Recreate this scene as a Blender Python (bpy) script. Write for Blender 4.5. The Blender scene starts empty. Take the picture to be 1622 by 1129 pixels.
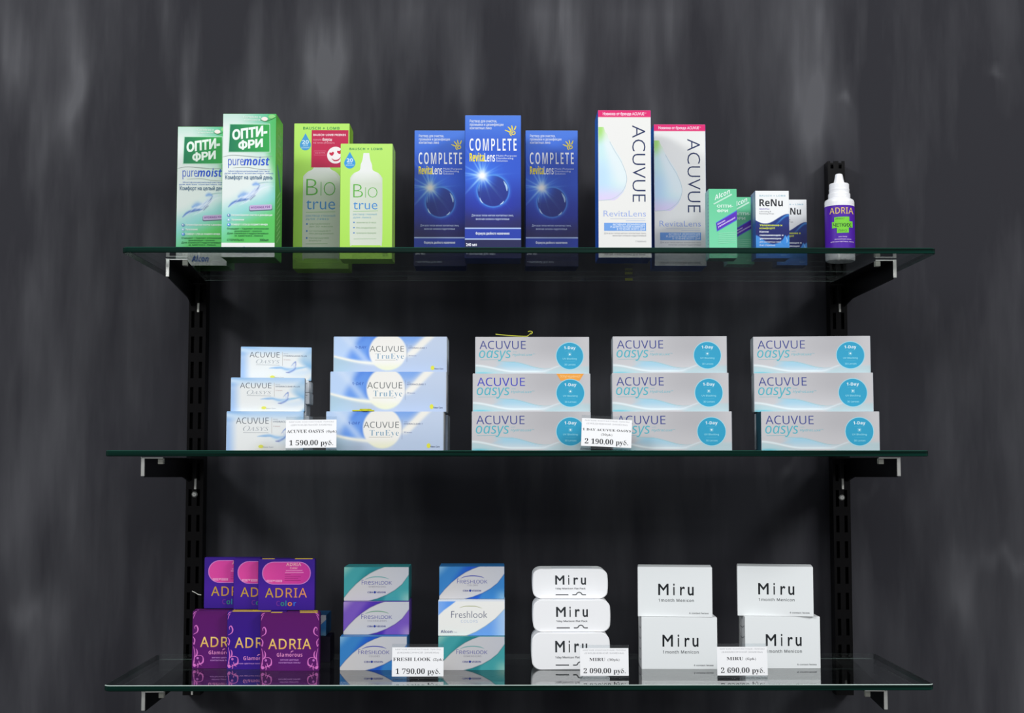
import bpy, bmesh, math, random
import numpy as np
from mathutils import Vector, Matrix, Euler
from mathutils.geometry import delaunay_2d_cdt

random.seed(7)
SC = bpy.context.scene
COL = SC.collection

# ------------------------------------------------------------------ camera
IW, IH, F = 1622.0, 1129.0, 2250.0
EYE = 1.45
CAM_LOC = Vector((0.0, -1.92, EYE))
PITCH = math.atan((728.0 - IH / 2) / F)
YAW = math.atan((811.0 - 790.0) / F)
cam_data = bpy.data.cameras.new('camera')
cam_data.sensor_fit = 'HORIZONTAL'
cam_data.sensor_width = 36.0
cam_data.lens = F / IW * 36.0
cam = bpy.data.objects.new('camera', cam_data)
COL.objects.link(cam)
cam.location = CAM_LOC
cam.rotation_euler = (math.pi / 2 + PITCH, 0, -YAW)
SC.camera = cam
RCAM = Euler((math.pi / 2 + PITCH, 0, -YAW)).to_matrix()

# ------------------------------------------------------------------ world, lamps, exposure
SC.view_settings.view_transform = 'Standard'
SC.view_settings.look = 'None'
SC.view_settings.gamma = 1.0
SC.view_settings.exposure = 0.0
SC.view_settings.use_curve_mapping = False
world = bpy.data.worlds.new('shop_ambience')
SC.world = world
world.use_nodes = True
world.node_tree.nodes['Background'].inputs[0].default_value = (0.95, 0.97, 1.0, 1)
world.node_tree.nodes['Background'].inputs[1].default_value = 0.33
SC.cycles.max_bounces = 10
SC.cycles.transparent_max_bounces = 16
SC.cycles.caustics_reflective = False
SC.cycles.caustics_refractive = False


def area_light(name, loc, target, sx, sy, power, color=(0.97, 0.985, 1.0)):
    d = bpy.data.lights.new(name, 'AREA')
    d.shape = 'RECTANGLE'
    d.size, d.size_y = sx, sy
    d.energy = power
    d.color = color
    o = bpy.data.objects.new(name, d)
    COL.objects.link(o)
    o.location = loc
    o.rotation_euler = (Vector(target) - Vector(loc)).to_track_quat('-Z', 'Y').to_euler()
    return o


area_light('ceiling_and_fill_panel', (-2.6, -2.1, 3.5), (0, 0.3, 1.2), 1.2, 0.6, 84)
area_light('ceiling_and_fill_panel', (2.6, -2.1, 3.5), (0, 0.3, 1.2), 1.2, 0.6, 76)
area_light('ceiling_and_fill_panel', (0.0, -3.4, 2.9), (0, 0.3, 1.2), 2.4, 0.6, 46)  # unseen frontal fill lamp, added to brighten the lower shelves


# ------------------------------------------------------------------ pixel <-> place helpers
def ray(u, v):
    d = RCAM @ Vector(((u - IW / 2) / F, -(v - IH / 2) / F, -1.0))
    return d


def at_depth(u, v, y):
    d = ray(u, v)
    t = (y - CAM_LOC.y) / d.y
    return CAM_LOC + d * t


def at_height(u, v, z):
    d = ray(u, v)
    t = (z - CAM_LOC.z) / d.z
    return CAM_LOC + d * t


# ------------------------------------------------------------------ materials
def lin(c):
    c = np.asarray(c, dtype=float) / 255.0
    return np.where(c <= 0.04045, c / 12.92, ((c + 0.055) / 1.055) ** 2.4)


MATS = {}


def new_mat(name):
    m = bpy.data.materials.new(name)
    m.use_nodes = True
    nt = m.node_tree
    return m, nt, nt.nodes['Principled BSDF'], nt.links


def printed(name, rough, spec=0.4, metal=0.0, coat=0.0):
    """card, paper or plastic whose printed ink is stored on the mesh; a fine grain varies the finish"""
    m, nt, b, L = new_mat(name)
    a = nt.nodes.new('ShaderNodeAttribute')
    a.attribute_name = 'ink'
    L.new(a.outputs['Color'], b.inputs['Base Color'])
    n = nt.nodes.new('ShaderNodeTexNoise')
    n.inputs['Scale'].default_value = 900
    tc = nt.nodes.new('ShaderNodeTexCoord')
    L.new(tc.outputs['Object'], n.inputs['Vector'])
    mr = nt.nodes.new('ShaderNodeMapRange')
    mr.inputs['To Min'].default_value = rough - 0.05
    mr.inputs['To Max'].default_value = rough + 0.05
    L.new(n.outputs['Fac'], mr.inputs['Value'])
    L.new(mr.outputs['Result'], b.inputs['Roughness'])
    b.inputs['Specular IOR Level'].default_value = spec
    b.inputs['Metallic'].default_value = metal
    b.inputs['Coat Weight'].default_value = coat
    b.inputs['Coat Roughness'].default_value = 0.15
    MATS[name] = m
    return m


printed('coated_card', 0.45, 0.25)
printed('matt_paper', 0.7, 0.2)
printed('white_plastic', 0.35, 0.45)


def plain(name, rgb, rough, metal=0.0, spec=0.5, scale=60.0, vary=0.15):
    m, nt, b, L = new_mat(name)
    n = nt.nodes.new('ShaderNodeTexNoise')
    n.inputs['Scale'].default_value = scale
    tc = nt.nodes.new('ShaderNodeTexCoord')
    L.new(tc.outputs['Object'], n.inputs['Vector'])
    r = nt.nodes.new('ShaderNodeValToRGB')
    c = lin(rgb)
    r.color_ramp.elements[0].color = (*(c * (1 - vary)), 1)
    r.color_ramp.elements[1].color = (*np.clip(c * (1 + vary), 0, 1), 1)
    L.new(n.outputs['Fac'], r.inputs['Fac'])
    L.new(r.outputs['Color'], b.inputs['Base Color'])
    b.inputs['Roughness'].default_value = rough
    b.inputs['Metallic'].default_value = metal
    b.inputs['Specular IOR Level'].default_value = spec
    MATS[name] = m
    return m


plain('black_gloss_steel', (6, 5, 6), 0.2, 0.0, 0.14)
plain('black_satin_steel', (7, 7, 8), 0.3, 0.0, 0.16)
plain('chamfer_painted_glint', (176, 190, 184), 0.3, 0.0, 0.5)  # pale colour paints in the bright glint along the lowest shelf's edge
plain('chamfer_green', (24, 62, 52), 0.3, 0.0, 0.15)
plain('bright_steel', (205, 205, 200), 0.28, 0.85, 0.5)
plain('white_rubber', (205, 203, 196), 0.5, 0.0, 0.5)
plain('grey_rubber', (120, 120, 112), 0.5, 0.0, 0.4)
plain('yellow_plastic', (190, 190, 20), 0.4)


def clear_sheet(name, tint, extra=0.0):
    """thin-sheet glass: Fresnel mirror over a tinted clear body, same on both faces"""
    m = bpy.data.materials.new(name)
    m.use_nodes = True
    nt = m.node_tree
    L = nt.links
    for n in list(nt.nodes):
        nt.nodes.remove(n)
    out = nt.nodes.new('ShaderNodeOutputMaterial')
    tr = nt.nodes.new('ShaderNodeBsdfTransparent')
    tr.inputs[0].default_value = (*tint, 1)
    gl = nt.nodes.new('ShaderNodeBsdfGlossy')
    gl.inputs['Roughness'].default_value = 0.0
    gl.inputs[0].default_value = (0.99, 1.0, 0.995, 1)
    geo = nt.nodes.new('ShaderNodeNewGeometry')
    mix_i = nt.nodes.new('ShaderNodeMapRange')
    mix_i.inputs['To Min'].default_value = 1.54
    mix_i.inputs['To Max'].default_value = 1 / 1.54
    L.new(geo.outputs['Backfacing'], mix_i.inputs['Value'])
    fr = nt.nodes.new('ShaderNodeFresnel')
    L.new(mix_i.outputs['Result'], fr.inputs['IOR'])
    mx = nt.nodes.new('ShaderNodeMixShader')
    L.new(fr.outputs[0], mx.inputs[0])
    L.new(tr.outputs[0], mx.inputs[1])
    L.new(gl.outputs[0], mx.inputs[2])
    L.new(mx.outputs[0], out.inputs[0])
    MATS[name] = m
    return m


clear_sheet('shelf_glass', (0.92, 0.95, 0.94))
clear_sheet('clear_acrylic', (0.93, 0.95, 0.96))


def glass_edge():
    m, nt, b, L = new_mat('glass_edge')
    tc = nt.nodes.new('ShaderNodeTexCoord')
    mp = nt.nodes.new('ShaderNodeMapping')
    mp.inputs['Scale'].default_value = (3.0, 3.0, 260.0)
    n = nt.nodes.new('ShaderNodeTexNoise')
    n.inputs['Scale'].default_value = 1.0
    n.inputs['Detail'].default_value = 1.0
    L.new(tc.outputs['Object'], mp.inputs['Vector'])
    L.new(mp.outputs['Vector'], n.inputs['Vector'])
    r = nt.nodes.new('ShaderNodeValToRGB')
    r.color_ramp.elements[0].position = 0.35
    r.color_ramp.elements[0].color = (0.0005, 0.0065, 0.0045, 1)
    r.color_ramp.elements[1].position = 0.7
    r.color_ramp.elements[1].color = (0.002, 0.026, 0.018, 1)
    L.new(n.outputs['Fac'], r.inputs['Fac'])
    L.new(r.outputs['Color'], b.inputs['Base Color'])
    b.inputs['Roughness'].default_value = 0.2
    b.inputs['Specular IOR Level'].default_value = 0.10
    MATS['glass_edge'] = m


def glass_rim():
    '''rear rim: mostly clear with a faint pale ground edge'''
    m, nt, b, L = new_mat('ground_glass_rim')
    n = nt.nodes.new('ShaderNodeTexNoise')
    n.inputs['Scale'].default_value = 30
    mr = nt.nodes.new('ShaderNodeMapRange')
    mr.inputs['To Min'].default_value = 0.16
    mr.inputs['To Max'].default_value = 0.30
    L.new(n.outputs['Fac'], mr.inputs['Value'])
    L.new(mr.outputs['Result'], b.inputs['Alpha'])
    b.inputs['Base Color'].default_value = (0.42, 0.55, 0.50, 1)
    b.inputs['Roughness'].default_value = 0.4
    MATS['ground_glass_rim'] = m


glass_edge()
glass_rim()


def wall_paint():
    m, nt, b, L = new_mat('smeared_charcoal_paint')
    tc = nt.nodes.new('ShaderNodeTexCoord')

    def noise(sx, sz, detail, rough=0.55, dist=0.0):
        mp = nt.nodes.new('ShaderNodeMapping')
        mp.inputs['Scale'].default_value = (sx, 1, sz)
        L.new(tc.outputs['Object'], mp.inputs['Vector'])
        n = nt.nodes.new('ShaderNodeTexNoise')
        n.inputs['Scale'].default_value = 1.0
        n.inputs['Detail'].default_value = detail
        n.inputs['Roughness'].default_value = rough
        n.inputs['Distortion'].default_value = dist
        L.new(mp.outputs['Vector'], n.inputs['Vector'])
        return n.outputs['Fac']

    def math_(op, a, bb):
        q = nt.nodes.new('ShaderNodeMath')
        q.operation = op
        for i, x in enumerate((a, bb)):
            if isinstance(x, (int, float)):
                q.inputs[i].default_value = x
            else:
                L.new(x, q.inputs[i])
        return q.outputs[0]

    def rng(x, a, bb, c, d):
        q = nt.nodes.new('ShaderNodeMapRange')
        L.new(x, q.inputs['Value'])
        for k, v in (('From Min', a), ('From Max', bb), ('To Min', c), ('To Max', d)):
            q.inputs[k].default_value = v
        return q.outputs[0]

    brush = noise(17, 2.2, 4, 0.5, 0.5)
    broad = noise(4.5, 1.2, 4, 0.5, 0.6)
    fine = noise(90, 14, 3, 0.6)
    sm = nt.nodes.new('ShaderNodeAttribute')
    sm.attribute_name = 'smear'
    streak = math_('MULTIPLY', sm.outputs['Fac'], rng(brush, 0.3, 0.7, 0.75, 1.1))
    fac = math_('ADD', streak, rng(broad, 0.40, 0.75, 0.0, 0.30))
    fac = math_('ADD', fac, rng(brush, 0.45, 0.85, 0.0, 0.16))
    fac = math_('ADD', fac, rng(fine, 0.3, 0.8, -0.055, 0.06))
    r = nt.nodes.new('ShaderNodeValToRGB')
    r.color_ramp.elements[0].position = 0.0
    r.color_ramp.elements[0].color = (0.0215, 0.0212, 0.0262, 1)
    r.color_ramp.elements[1].position = 1.0
    r.color_ramp.elements[1].color = (0.084, 0.084, 0.092, 1)
    L.new(fac, r.inputs['Fac'])
    L.new(r.outputs['Color'], b.inputs['Base Color'])
    b.inputs['Roughness'].default_value = 0.7
    b.inputs['Specular IOR Level'].default_value = 0.12
    bp = nt.nodes.new('ShaderNodeBump')
    bp.inputs['Strength'].default_value = 0.12
    bp.inputs['Distance'].default_value = 0.004
    L.new(brush, bp.inputs['Height'])
    L.new(bp.outputs['Normal'], b.inputs['Normal'])
    MATS['smeared_charcoal_paint'] = m


wall_paint()


# ------------------------------------------------------------------ object helpers
def link(name, mesh, parent=None, mat=None):
    o = bpy.data.objects.new(name, mesh)
    COL.objects.link(o)
    if mat and not mesh.materials:
        mesh.materials.append(MATS[mat])
    if parent:
        o.parent = parent
    return o


def tag(o, label, category, group=None):
    o['label'] = label
    o['category'] = category
    if group:
        o['group'] = group
    return o


def empty(name, loc, rz=0.0):
    o = bpy.data.objects.new(name, None)
    o.empty_display_size = 0.02
    COL.objects.link(o)
    o.location = loc
    o.rotation_euler = (0, 0, rz)
    return o


def bm_mesh(name, bm):
    me = bpy.data.meshes.new(name)
    bm.to_mesh(me)
    bm.free()
    return me


def add_box(bm, x0, x1, y0, y1, z0, z1, bev=0.0, seg=2, mi=0):
    r = bmesh.ops.create_cube(bm, size=1.0)
    vs = r['verts']
    for v in vs:
        v.co = Vector((x0 + (v.co.x + .5) * (x1 - x0), y0 + (v.co.y + .5) * (y1 - y0), z0 + (v.co.z + .5) * (z1 - z0)))
    fs = set(f for v in vs for f in v.link_faces)
    for f in fs:
        f.material_index = mi
    if bev:
        es = list(set(e for v in vs for e in v.link_edges))
        bmesh.ops.bevel(bm, geom=es, offset=bev, segments=seg, profile=0.5, affect='EDGES')
    return bm


def box_obj(name, parent, mat, x0, x1, y0, y1, z0, z1, bev=0.0):
    bm = add_box(bmesh.new(), x0, x1, y0, y1, z0, z1, bev)
    return link(name, bm_mesh(name, bm), parent, mat)


# ------------------------------------------------------------------ lettering: glyph outlines -> filled shapes
def styled(s, style):
    out = []
    tab = {'sans': (0x1D5A0, 0x1D5BA, 0x1D7E2), 'bold': (0x1D5D4, 0x1D5EE, 0x1D7EC), 'ital': (0x1D608, 0x1D622, 0x1D7E2),
           'boldital': (0x1D63C, 0x1D656, 0x1D7EC), 'serif': (0x1D400, 0x1D41A, 0x1D7CE), 'serifital': (0x1D434, 0x1D44E, 0x1D7CE)}.get(style)
    for c in s:
        if tab and 'A' <= c <= 'Z':
            c = chr(tab[0] + ord(c) - 65)
        elif tab and 'a' <= c <= 'z':
            c = '\u210E' if (style == 'serifital' and c == 'h') else chr(tab[1] + ord(c) - 97)
        elif tab and '0' <= c <= '9':
            c = chr(tab[2] + ord(c) - 48)
        elif style == 'serif' and c in '\u0440\u0443\u0431':
            c = {'\u0440': chr(0x1D41A + 15), '\u0443': chr(0x1D41A + 24), '\u0431': chr(0x1D6C5)}[c]
        out.append(c)
    return out


GL = {}
_GCACHE = {}
NEED = set()
DRY = [True]


def read_glyphs(chars):
    obs = []
    for c in sorted(set(chars) | {'H', 'x'}):
        for body in (c, c + 'H'):
            cu = bpy.data.curves.new('glyph', 'FONT')
            cu.body = body
            cu.fill_mode = 'NONE'
            cu.resolution_u = 3
            o = bpy.data.objects.new('glyph', cu)
            COL.objects.link(o)
            obs.append((c, body, o))
    bpy.context.view_layer.update()
    dg = bpy.context.evaluated_depsgraph_get()
    raw = {}
    for c, body, o in obs:
        me = bpy.data.meshes.new_from_object(o.evaluated_get(dg))
        co = np.array([v.co[:2] for v in me.vertices]).reshape(-1, 2)
        ed = [tuple(e.vertices) for e in me.edges]
        raw[body] = (co, ed)
        bpy.data.meshes.remove(me)
    for c, body, o in obs:
        cu = o.data
        bpy.data.objects.remove(o)
        bpy.data.curves.remove(cu)
    nH = len(raw['H'][0])
    lH = raw['H'][0][:, 0].min()
    for c in set(chars) | {'H', 'x'}:
        co, ed = raw[c]
        co2, _ = raw[c + 'H']
        adv = co2[-nH:, 0].min() - lH
        loops = []
        if len(co):
            nxt = {}
            for a, b in ed:
                nxt.setdefault(a, []).append(b)
                nxt.setdefault(b, []).append(a)
            seen = set()
            for i in range(len(co)):
                if i in seen or i not in nxt:
                    continue
                lp = [i]
                seen.add(i)
                cur = i
                while True:
                    cand = [j for j in sorted(nxt[cur]) if j not in seen]
                    if not cand:
                        break
                    cur = cand[0]
                    seen.add(cur)
                    lp.append(cur)
                if len(lp) > 2:
                    loops.append(co[lp])
        GL[c] = (loops, adv)


def winding(pts, loops):
    w = np.zeros(len(pts), dtype=int)
    for lp in loops:
        a = lp
        b = np.roll(lp, -1, axis=0)
        for (ax, ay), (bx, by) in zip(a, b):
            cr = (bx - ax) * (pts[:, 1] - ay) - (pts[:, 0] - ax) * (by - ay)
            w += ((ay <= pts[:, 1]) & (by > pts[:, 1]) & (cr > 0)).astype(int)
            w -= ((ay > pts[:, 1]) & (by <= pts[:, 1]) & (cr < 0)).astype(int)
    return w


def fill(loops):
    """non-zero-winding fill of closed outlines -> (points, triangles)"""
    pts, eds = [], []
    for lp in loops:
        n0 = len(pts)
        pts += [Vector((float(x), float(y))) for x, y in lp]
        eds += [(n0 + i, n0 + (i + 1) % len(lp)) for i in range(len(lp))]
    if len(pts) < 3:
        return np.zeros((0, 2)), []
    vo, _, fo, *_ = delaunay_2d_cdt(pts, eds, [], 0, 1e-7)
    V = np.array([[v.x, v.y] for v in vo])
    T = [t for f in fo for t in ([list(f)] if len(f) == 3 else [[f[0], f[i], f[i + 1]] for i in range(1, len(f) - 1)])]
    if not T:
        return np.zeros((0, 2)), []
    T = np.array(T)
    cen = V[T].mean(axis=1)
    keep = winding(cen, [np.asarray(l) for l in loops]) != 0
    return V, T[keep].tolist()


def glyph(c, off):
    k = (c, round(off, 4))
    if k in _GCACHE:
        return _GCACHE[k]
    loops, adv = GL[c]
    if off and loops:
        area = sum(0.5 * np.sum(l[:, 0] * np.roll(l[:, 1], -1) - np.roll(l[:, 0], -1) * l[:, 1]) for l in loops)
        sg = 1.0 if area > 0 else -1.0
        res = []
        for l in loops:
            keep = np.linalg.norm(l - np.roll(l, 1, axis=0), axis=1) > 1e-5
            l = l[keep]
            d1 = l - np.roll(l, 1, axis=0)
            d2 = np.roll(l, -1, axis=0) - l
            d1 /= np.linalg.norm(d1, axis=1)[:, None] + 1e-9
            d2 /= np.linalg.norm(d2, axis=1)[:, None] + 1e-9
            n1 = np.stack([d1[:, 1], -d1[:, 0]], 1)
            n2 = np.stack([d2[:, 1], -d2[:, 0]], 1)
            n = n1 + n2
            ln = np.linalg.norm(n, axis=1)[:, None] + 1e-9
            n = n / ln
            cs = np.clip((n * n1).sum(1), 0.5, 1)[:, None]
            res.append(l + sg * off * n / cs)
        loops = res
    r = fill(loops) if loops else (np.zeros((0, 2)), [])
    _GCACHE[k] = r
    return r


def run(s, style='reg', off=0.0, track=0.0):
    V, T, x = [], [], 0.0
    n = 0
    for c in styled(s, style):
        v, t = glyph(c, off)
        if len(v):
            V.append(v + np.array([x, 0]))
            T += [[a + n for a in q] for q in t]
            n += len(v)
        x += GL[c][1] + track
    return (np.concatenate(V) if V else np.zeros((0, 2))), T


def ref_height(style, ref):
    c = styled(ref, style)[0]
    return max(l[:, 1].max() for l in GL[c][0])


def catmull(pts, n=10, closed=False):
    P = [np.array(p, float) for p in pts]
    if closed:
        P = [P[-1]] + P + [P[0], P[1]]
    else:
        P = [2 * P[0] - P[1]] + P + [2 * P[-1] - P[-2]]
    out = []
    for i in range(1, len(P) - 2):
        for k in range(n):
            t = k / n
            a, b, c, d = P[i - 1], P[i], P[i + 1], P[i + 2]
            out.append(0.5 * (2 * b + (c - a) * t + (2 * a - 5 * b + 4 * c - d) * t * t + (3 * b - a - 3 * c + d) * t ** 3))
    if not closed:
        out.append(P[-2])
    return np.array(out)


# ------------------------------------------------------------------ printed things
class Kind:
    """one design of carton, tag or bottle: named parts that gather printed shapes"""

    def __init__(self, w, d, h):
        self.w, self.d, self.h = w, d, h
        self.parts = {}
        self.layer = 0

    def part(self, name, parent=None, mat='coated_card', label=None):
        if name not in self.parts:
            self.parts[name] = dict(v=[], f=[], c=[], n=0, parent=parent, mat=mat, label=label, mesh=None)
        return self.parts[name]

    def add(self, name, V, faces, cols):
        p = self.part(name)
        if DRY[0]:
            return
        V = np.asarray(V, float).reshape(-1, 3)
        if not len(V):
            return
        cols = np.asarray(cols, float)
        if cols.ndim == 1:
            cols = np.tile(cols, (len(V), 1))
        p['v'].append(V)
        p['c'].append(cols)
        p['f'] += [[a + p['n'] for a in q] for q in faces]
        p['n'] += len(V)

    def box(self, name, x0, x1, y0, y1, z0, z1, col, bev=0.0006):
        if DRY[0]:
            return
        bm = add_box(bmesh.new(), x0, x1, y0, y1, z0, z1, bev)
        bm.verts.ensure_lookup_table()
        V = [v.co[:] for v in bm.verts]
        bm.verts.index_update()
        Fc = [[v.index for v in f.verts] for f in bm.faces]
        bm.free()
        self.add(name, V, Fc, col)

    def shell(self, col, flap=None, d_inset=0.0):
        """folded carton with a tuck-in lid"""
        w, d, h = self.w, self.d, self.h
        self.part('carton_shell')
        self.box('carton_shell', -w / 2, w / 2, -d / 2, d / 2, 0, h - 0.0007, col)
        self.part('tuck_flap')
        self.box('tuck_flap', -w / 2 + .0004, w / 2 - .0004, -d / 2 + .0003, d / 2 - .0004, h - .0008, h, flap if flap is not None else col, 0.0003)
        # glued side seam and fold lines as slim ridges
        for sx in (-1, 1):
            self.box('carton_shell', sx * (w / 2) - .0003, sx * (w / 2) + .0003, d / 2 - .012, d / 2 - .0008, .002, h - .002, col, 0)

    def face(self, side, quad=None):
        w, d, h = self.w, self.d, self.h
        O, U, V, N = {
            'front': ((-w / 2, -d / 2, h), (w, 0, 0), (0, 0, -h), (0, -1, 0)),
            'right': ((w / 2, -d / 2, h), (0, d, 0), (0, 0, -h), (1, 0, 0)),
            'left': ((-w / 2, d / 2, h), (0, -d, 0), (0, 0, -h), (-1, 0, 0)),
            'top': ((-w / 2, d / 2, h), (w, 0, 0), (0, -d, 0), (0, 0, 1)),
        }[side]
        return Face(self, O, U, V, N, quad or (0, 1, 0, 0, 1, 1))

    def build(self):
        if DRY[0]:
            return self
        for name, p in self.parts.items():
            if not p['v']:
                continue
            me = bpy.data.meshes.new(name.split('#')[0])
            V = np.concatenate(p['v'])
            me.from_pydata(V.tolist(), [], p['f'])
            at = me.attributes.new('ink', 'FLOAT_COLOR', 'POINT')
            cc = np.concatenate(p['c'])
            rgba = np.ones((len(cc), 4))
            rgba[:, :3] = lin(np.clip(cc, 0, 255)) * 0.86
            at.data.foreach_set('color', rgba.ravel().astype(np.float32))
            me.materials.append(MATS[p['mat']])
            me.update()
            p['mesh'] = me
        return self

    def place(self, name, loc, rz=0.0, scale=(1, 1, 1), roll=0.0):
        root = empty(name, loc, rz)
        root.scale = scale
        root.rotation_euler = (0, roll, rz)
        made = {}
        for pn, p in self.parts.items():
            if p['mesh'] is None:
                continue
            o = link(pn.split('#')[0], p['mesh'], made.get(p['parent'], root))
            if p['label']:
                o['label'] = p['label']
            made[pn] = o
        return root


class Face:
    """one flat (or cylindrical) side of a Kind; shapes are given in drawing units of quad
    (top-left x, top-right x, top y, bottom-left x, bottom-right x, bottom y)"""

    def __init__(self, kind, O, U, V, N, quad, radius=None):
        self.k = kind
        self.O, self.U, self.V, self.N = map(lambda a: np.array(a, float), (O, U, V, N))
        self.q = quad
        self.radius = radius

    def uv(self, P):
        x0, x1, y0, X0, X1, Y1 = self.q
        P = np.asarray(P, float).reshape(-1, 2)
        v = (P[:, 1] - y0) / (Y1 - y0)
        xl = x0 + (X0 - x0) * v
        xr = x1 + (X1 - x1) * v
        return np.stack([(P[:, 0] - xl) / (xr - xl), v], 1)

    def xy(self, u, v):
        x0, x1, y0, X0, X1, Y1 = self.q
        xl = x0 + (X0 - x0) * v
        xr = x1 + (X1 - x1) * v
        return xl + u * (xr - xl), y0 + v * (Y1 - y0)

    def lift(self):
        self.k.layer += 1
        return 0.00006 + self.k.layer * 0.000012

    def to3(self, uv, e):
        p = self.O + uv[:, :1] * self.U + uv[:, 1:] * self.V
        if self.radius:
            r = self.radius + e
            x = np.clip(p[:, 0], -r, r)
            return np.stack([x, -np.sqrt(np.maximum(r * r - x * x, 0)), p[:, 2]], 1)
        return p + self.N * e

    def shape(self, part, pts, tris, col):
        if DRY[0]:
            return
        pts = np.asarray(pts, float).reshape(-1, 2)
        if not len(pts):
            return
        uv = np.clip(self.uv(pts), 0.002, 0.998)
        cols = col(pts[:, 0], pts[:, 1]) if callable(col) else col
        self.k.add(part, self.to3(uv, self.lift()), tris, cols)

    def art(self, part, fn, nu, nv, inset=0.004):
        if DRY[0]:
            return
        u, v = np.meshgrid(np.linspace(inset, 1 - inset, nu), np.linspace(inset * .5, 1 - inset * .5, nv))
        X, Y = self.xy(u, v)
        c = fn(X, Y)
        idx = np.arange(nu * nv).reshape(nv, nu)
        q = np.stack([idx[:-1, :-1], idx[1:, :-1], idx[1:, 1:], idx[:-1, 1:]], -1).reshape(-1, 4).tolist()
        uv = np.stack([u.ravel(), v.ravel()], 1)
        self.k.add(part, self.to3(uv, 0.00005), q, c.reshape(-1, 3))

    def poly(self, part, pts, col):
        if DRY[0]:
            return
        V, T = fill([np.asarray(pts, float)])
        self.shape(part, V, T, col)

    def rect(self, part, x0, y0, x1, y1, col, rot=0.0):
        if self.radius:
            xs = np.linspace(x0, x1, 17)
            P = [(x, yy - rot * (x - x0)) for x in xs for yy in (y0, y1)]
            self.shape(part, P, [[2 * i, 2 * i + 2, 2 * i + 3, 2 * i + 1] for i in range(16)], col)
            return
        pts = [(x0, y0), (x1, y0 - rot * (x1 - x0)), (x1, y1 - rot * (x1 - x0)), (x0, y1)]
        self.shape(part, pts, [[0, 1, 2, 3]], col)

    def rrect(self, part, x0, y0, x1, y1, r, col, rot=0.0):
        pts = []
        for cx, cy, a0 in ((x1 - r, y1 - r, 0), (x0 + r, y1 - r, 90), (x0 + r, y0 + r, 180), (x1 - r, y0 + r, 270)):
            for k in range(9):
                a = math.radians(a0 + k * 11.25)
                pts.append((cx + r * math.cos(a), cy + r * math.sin(a)))
        pts = np.array(pts)
        pts[:, 1] -= rot * (pts[:, 0] - x0)
        self.poly(part, pts, col)

    def disc(self, part, cx, cy, rx, ry, col, n=40):
        a = np.linspace(0, 2 * math.pi, n, endpoint=False)
        pts = np.stack([cx + rx * np.cos(a), cy + ry * np.sin(a)], 1)
        pts = np.concatenate([[[cx, cy]], pts])
        self.shape(part, pts, [[0, 1 + i, 1 + (i + 1) % n] for i in range(n)], col)

    def stroke(self, part, pts, wd, col, smooth=10, taper=False, closed=False):
        P = catmull(pts, smooth, closed) if smooth else np.asarray(pts, float)
        n = len(P)
        if closed:
            d = np.roll(P, -1, axis=0) - np.roll(P, 1, axis=0)
        else:
            d = np.gradient(P, axis=0)
        d /= np.linalg.norm(d, axis=1)[:, None] + 1e-9
        nn = np.stack([-d[:, 1], d[:, 0]], 1)
        if isinstance(wd, (list, tuple)):
            w = np.interp(np.linspace(0, 1, n), np.linspace(0, 1, len(wd)), wd)
        else:
            w = np.full(n, float(wd))
            if taper:
                w *= np.sin(np.linspace(0.04, math.pi - 0.04, n)) ** 0.6
        V = np.concatenate([P + nn * w[:, None] / 2, P - nn * w[:, None] / 2])
        T = [[i, i + 1, n + i + 1, n + i] for i in range(n - 1)]
        if closed:
            T.append([n - 1, 0, n, 2 * n - 1])
        self.shape(part, V, T, col)

    def text(self, part, s, x0, x1, ytop, ybase, col, style='reg', off=0.0, rot=0.0, ref='H', track=0.0, down=False):
        if DRY[0]:
            NEED.update(styled(s, style))
            NEED.update(styled(ref, style))
            return
        V, T = run(s, style, off, track)
        if not len(V):
            return
        hh = ref_height(style, ref)
        a, b = V[:, 0].min(), V[:, 0].max()
        tx = (V[:, 0] - a) / (b - a)
        ty = V[:, 1] / hh
        if down:      # reading downwards: x0 baseline, x1 cap line, ytop start, ybase end
            P = np.stack([x0 + ty * (x1 - x0), ytop + tx * (ybase - ytop)], 1)
        else:
            X = x0 + tx * (x1 - x0)
            Y = ybase - ty * (ybase - ytop)
            Y -= rot * (X - x0)
            P = np.stack([X, Y], 1)
        self.shape(part, P, T, col)


def A(*c):
    return np.array(c, float)


def mixc(a, b, t):
    t = np.clip(t, 0, 1)[..., None]
    return np.asarray(a, float) * (1 - t) + np.asarray(b, float) * t


def sstep(a, b, x):
    t = np.clip((x - a) / (b - a), 0, 1)
    return t * t * (3 - 2 * t)


def soft(c, X, Y, path, wd, col, amt=1.0):
    '''blend a soft-edged stroke of ink along a curved path; wd may vary along it'''
    P = catmull(path, 6)
    w = np.interp(np.linspace(0, 1, len(P)), np.linspace(0, 1, len(wd)), wd) if isinstance(wd, (list, tuple)) else np.full(len(P), float(wd))
    best = np.zeros(X.shape)
    for (x, y), s in zip(P, w):
        best = np.maximum(best, np.exp(-((X - x) ** 2 + (Y - y) ** 2) / (s * s + 1e-6)))
    return mixc(c, col, best * amt)


def vnoise(X, Y, seed=0):
    r = np.random.RandomState(seed)
    out = np.zeros_like(X, dtype=float)
    for k in range(6):
        a = r.uniform(0, 2 * math.pi)
        f = r.uniform(0.6, 2.2) * (1 + 0.4 * k)
        out += np.sin((X * math.cos(a) + Y * math.sin(a)) * f + r.uniform(0, 6.28)) / (1 + 0.5 * k)
    return out / 3.0


WHITE = A(243, 244, 242)


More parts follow.
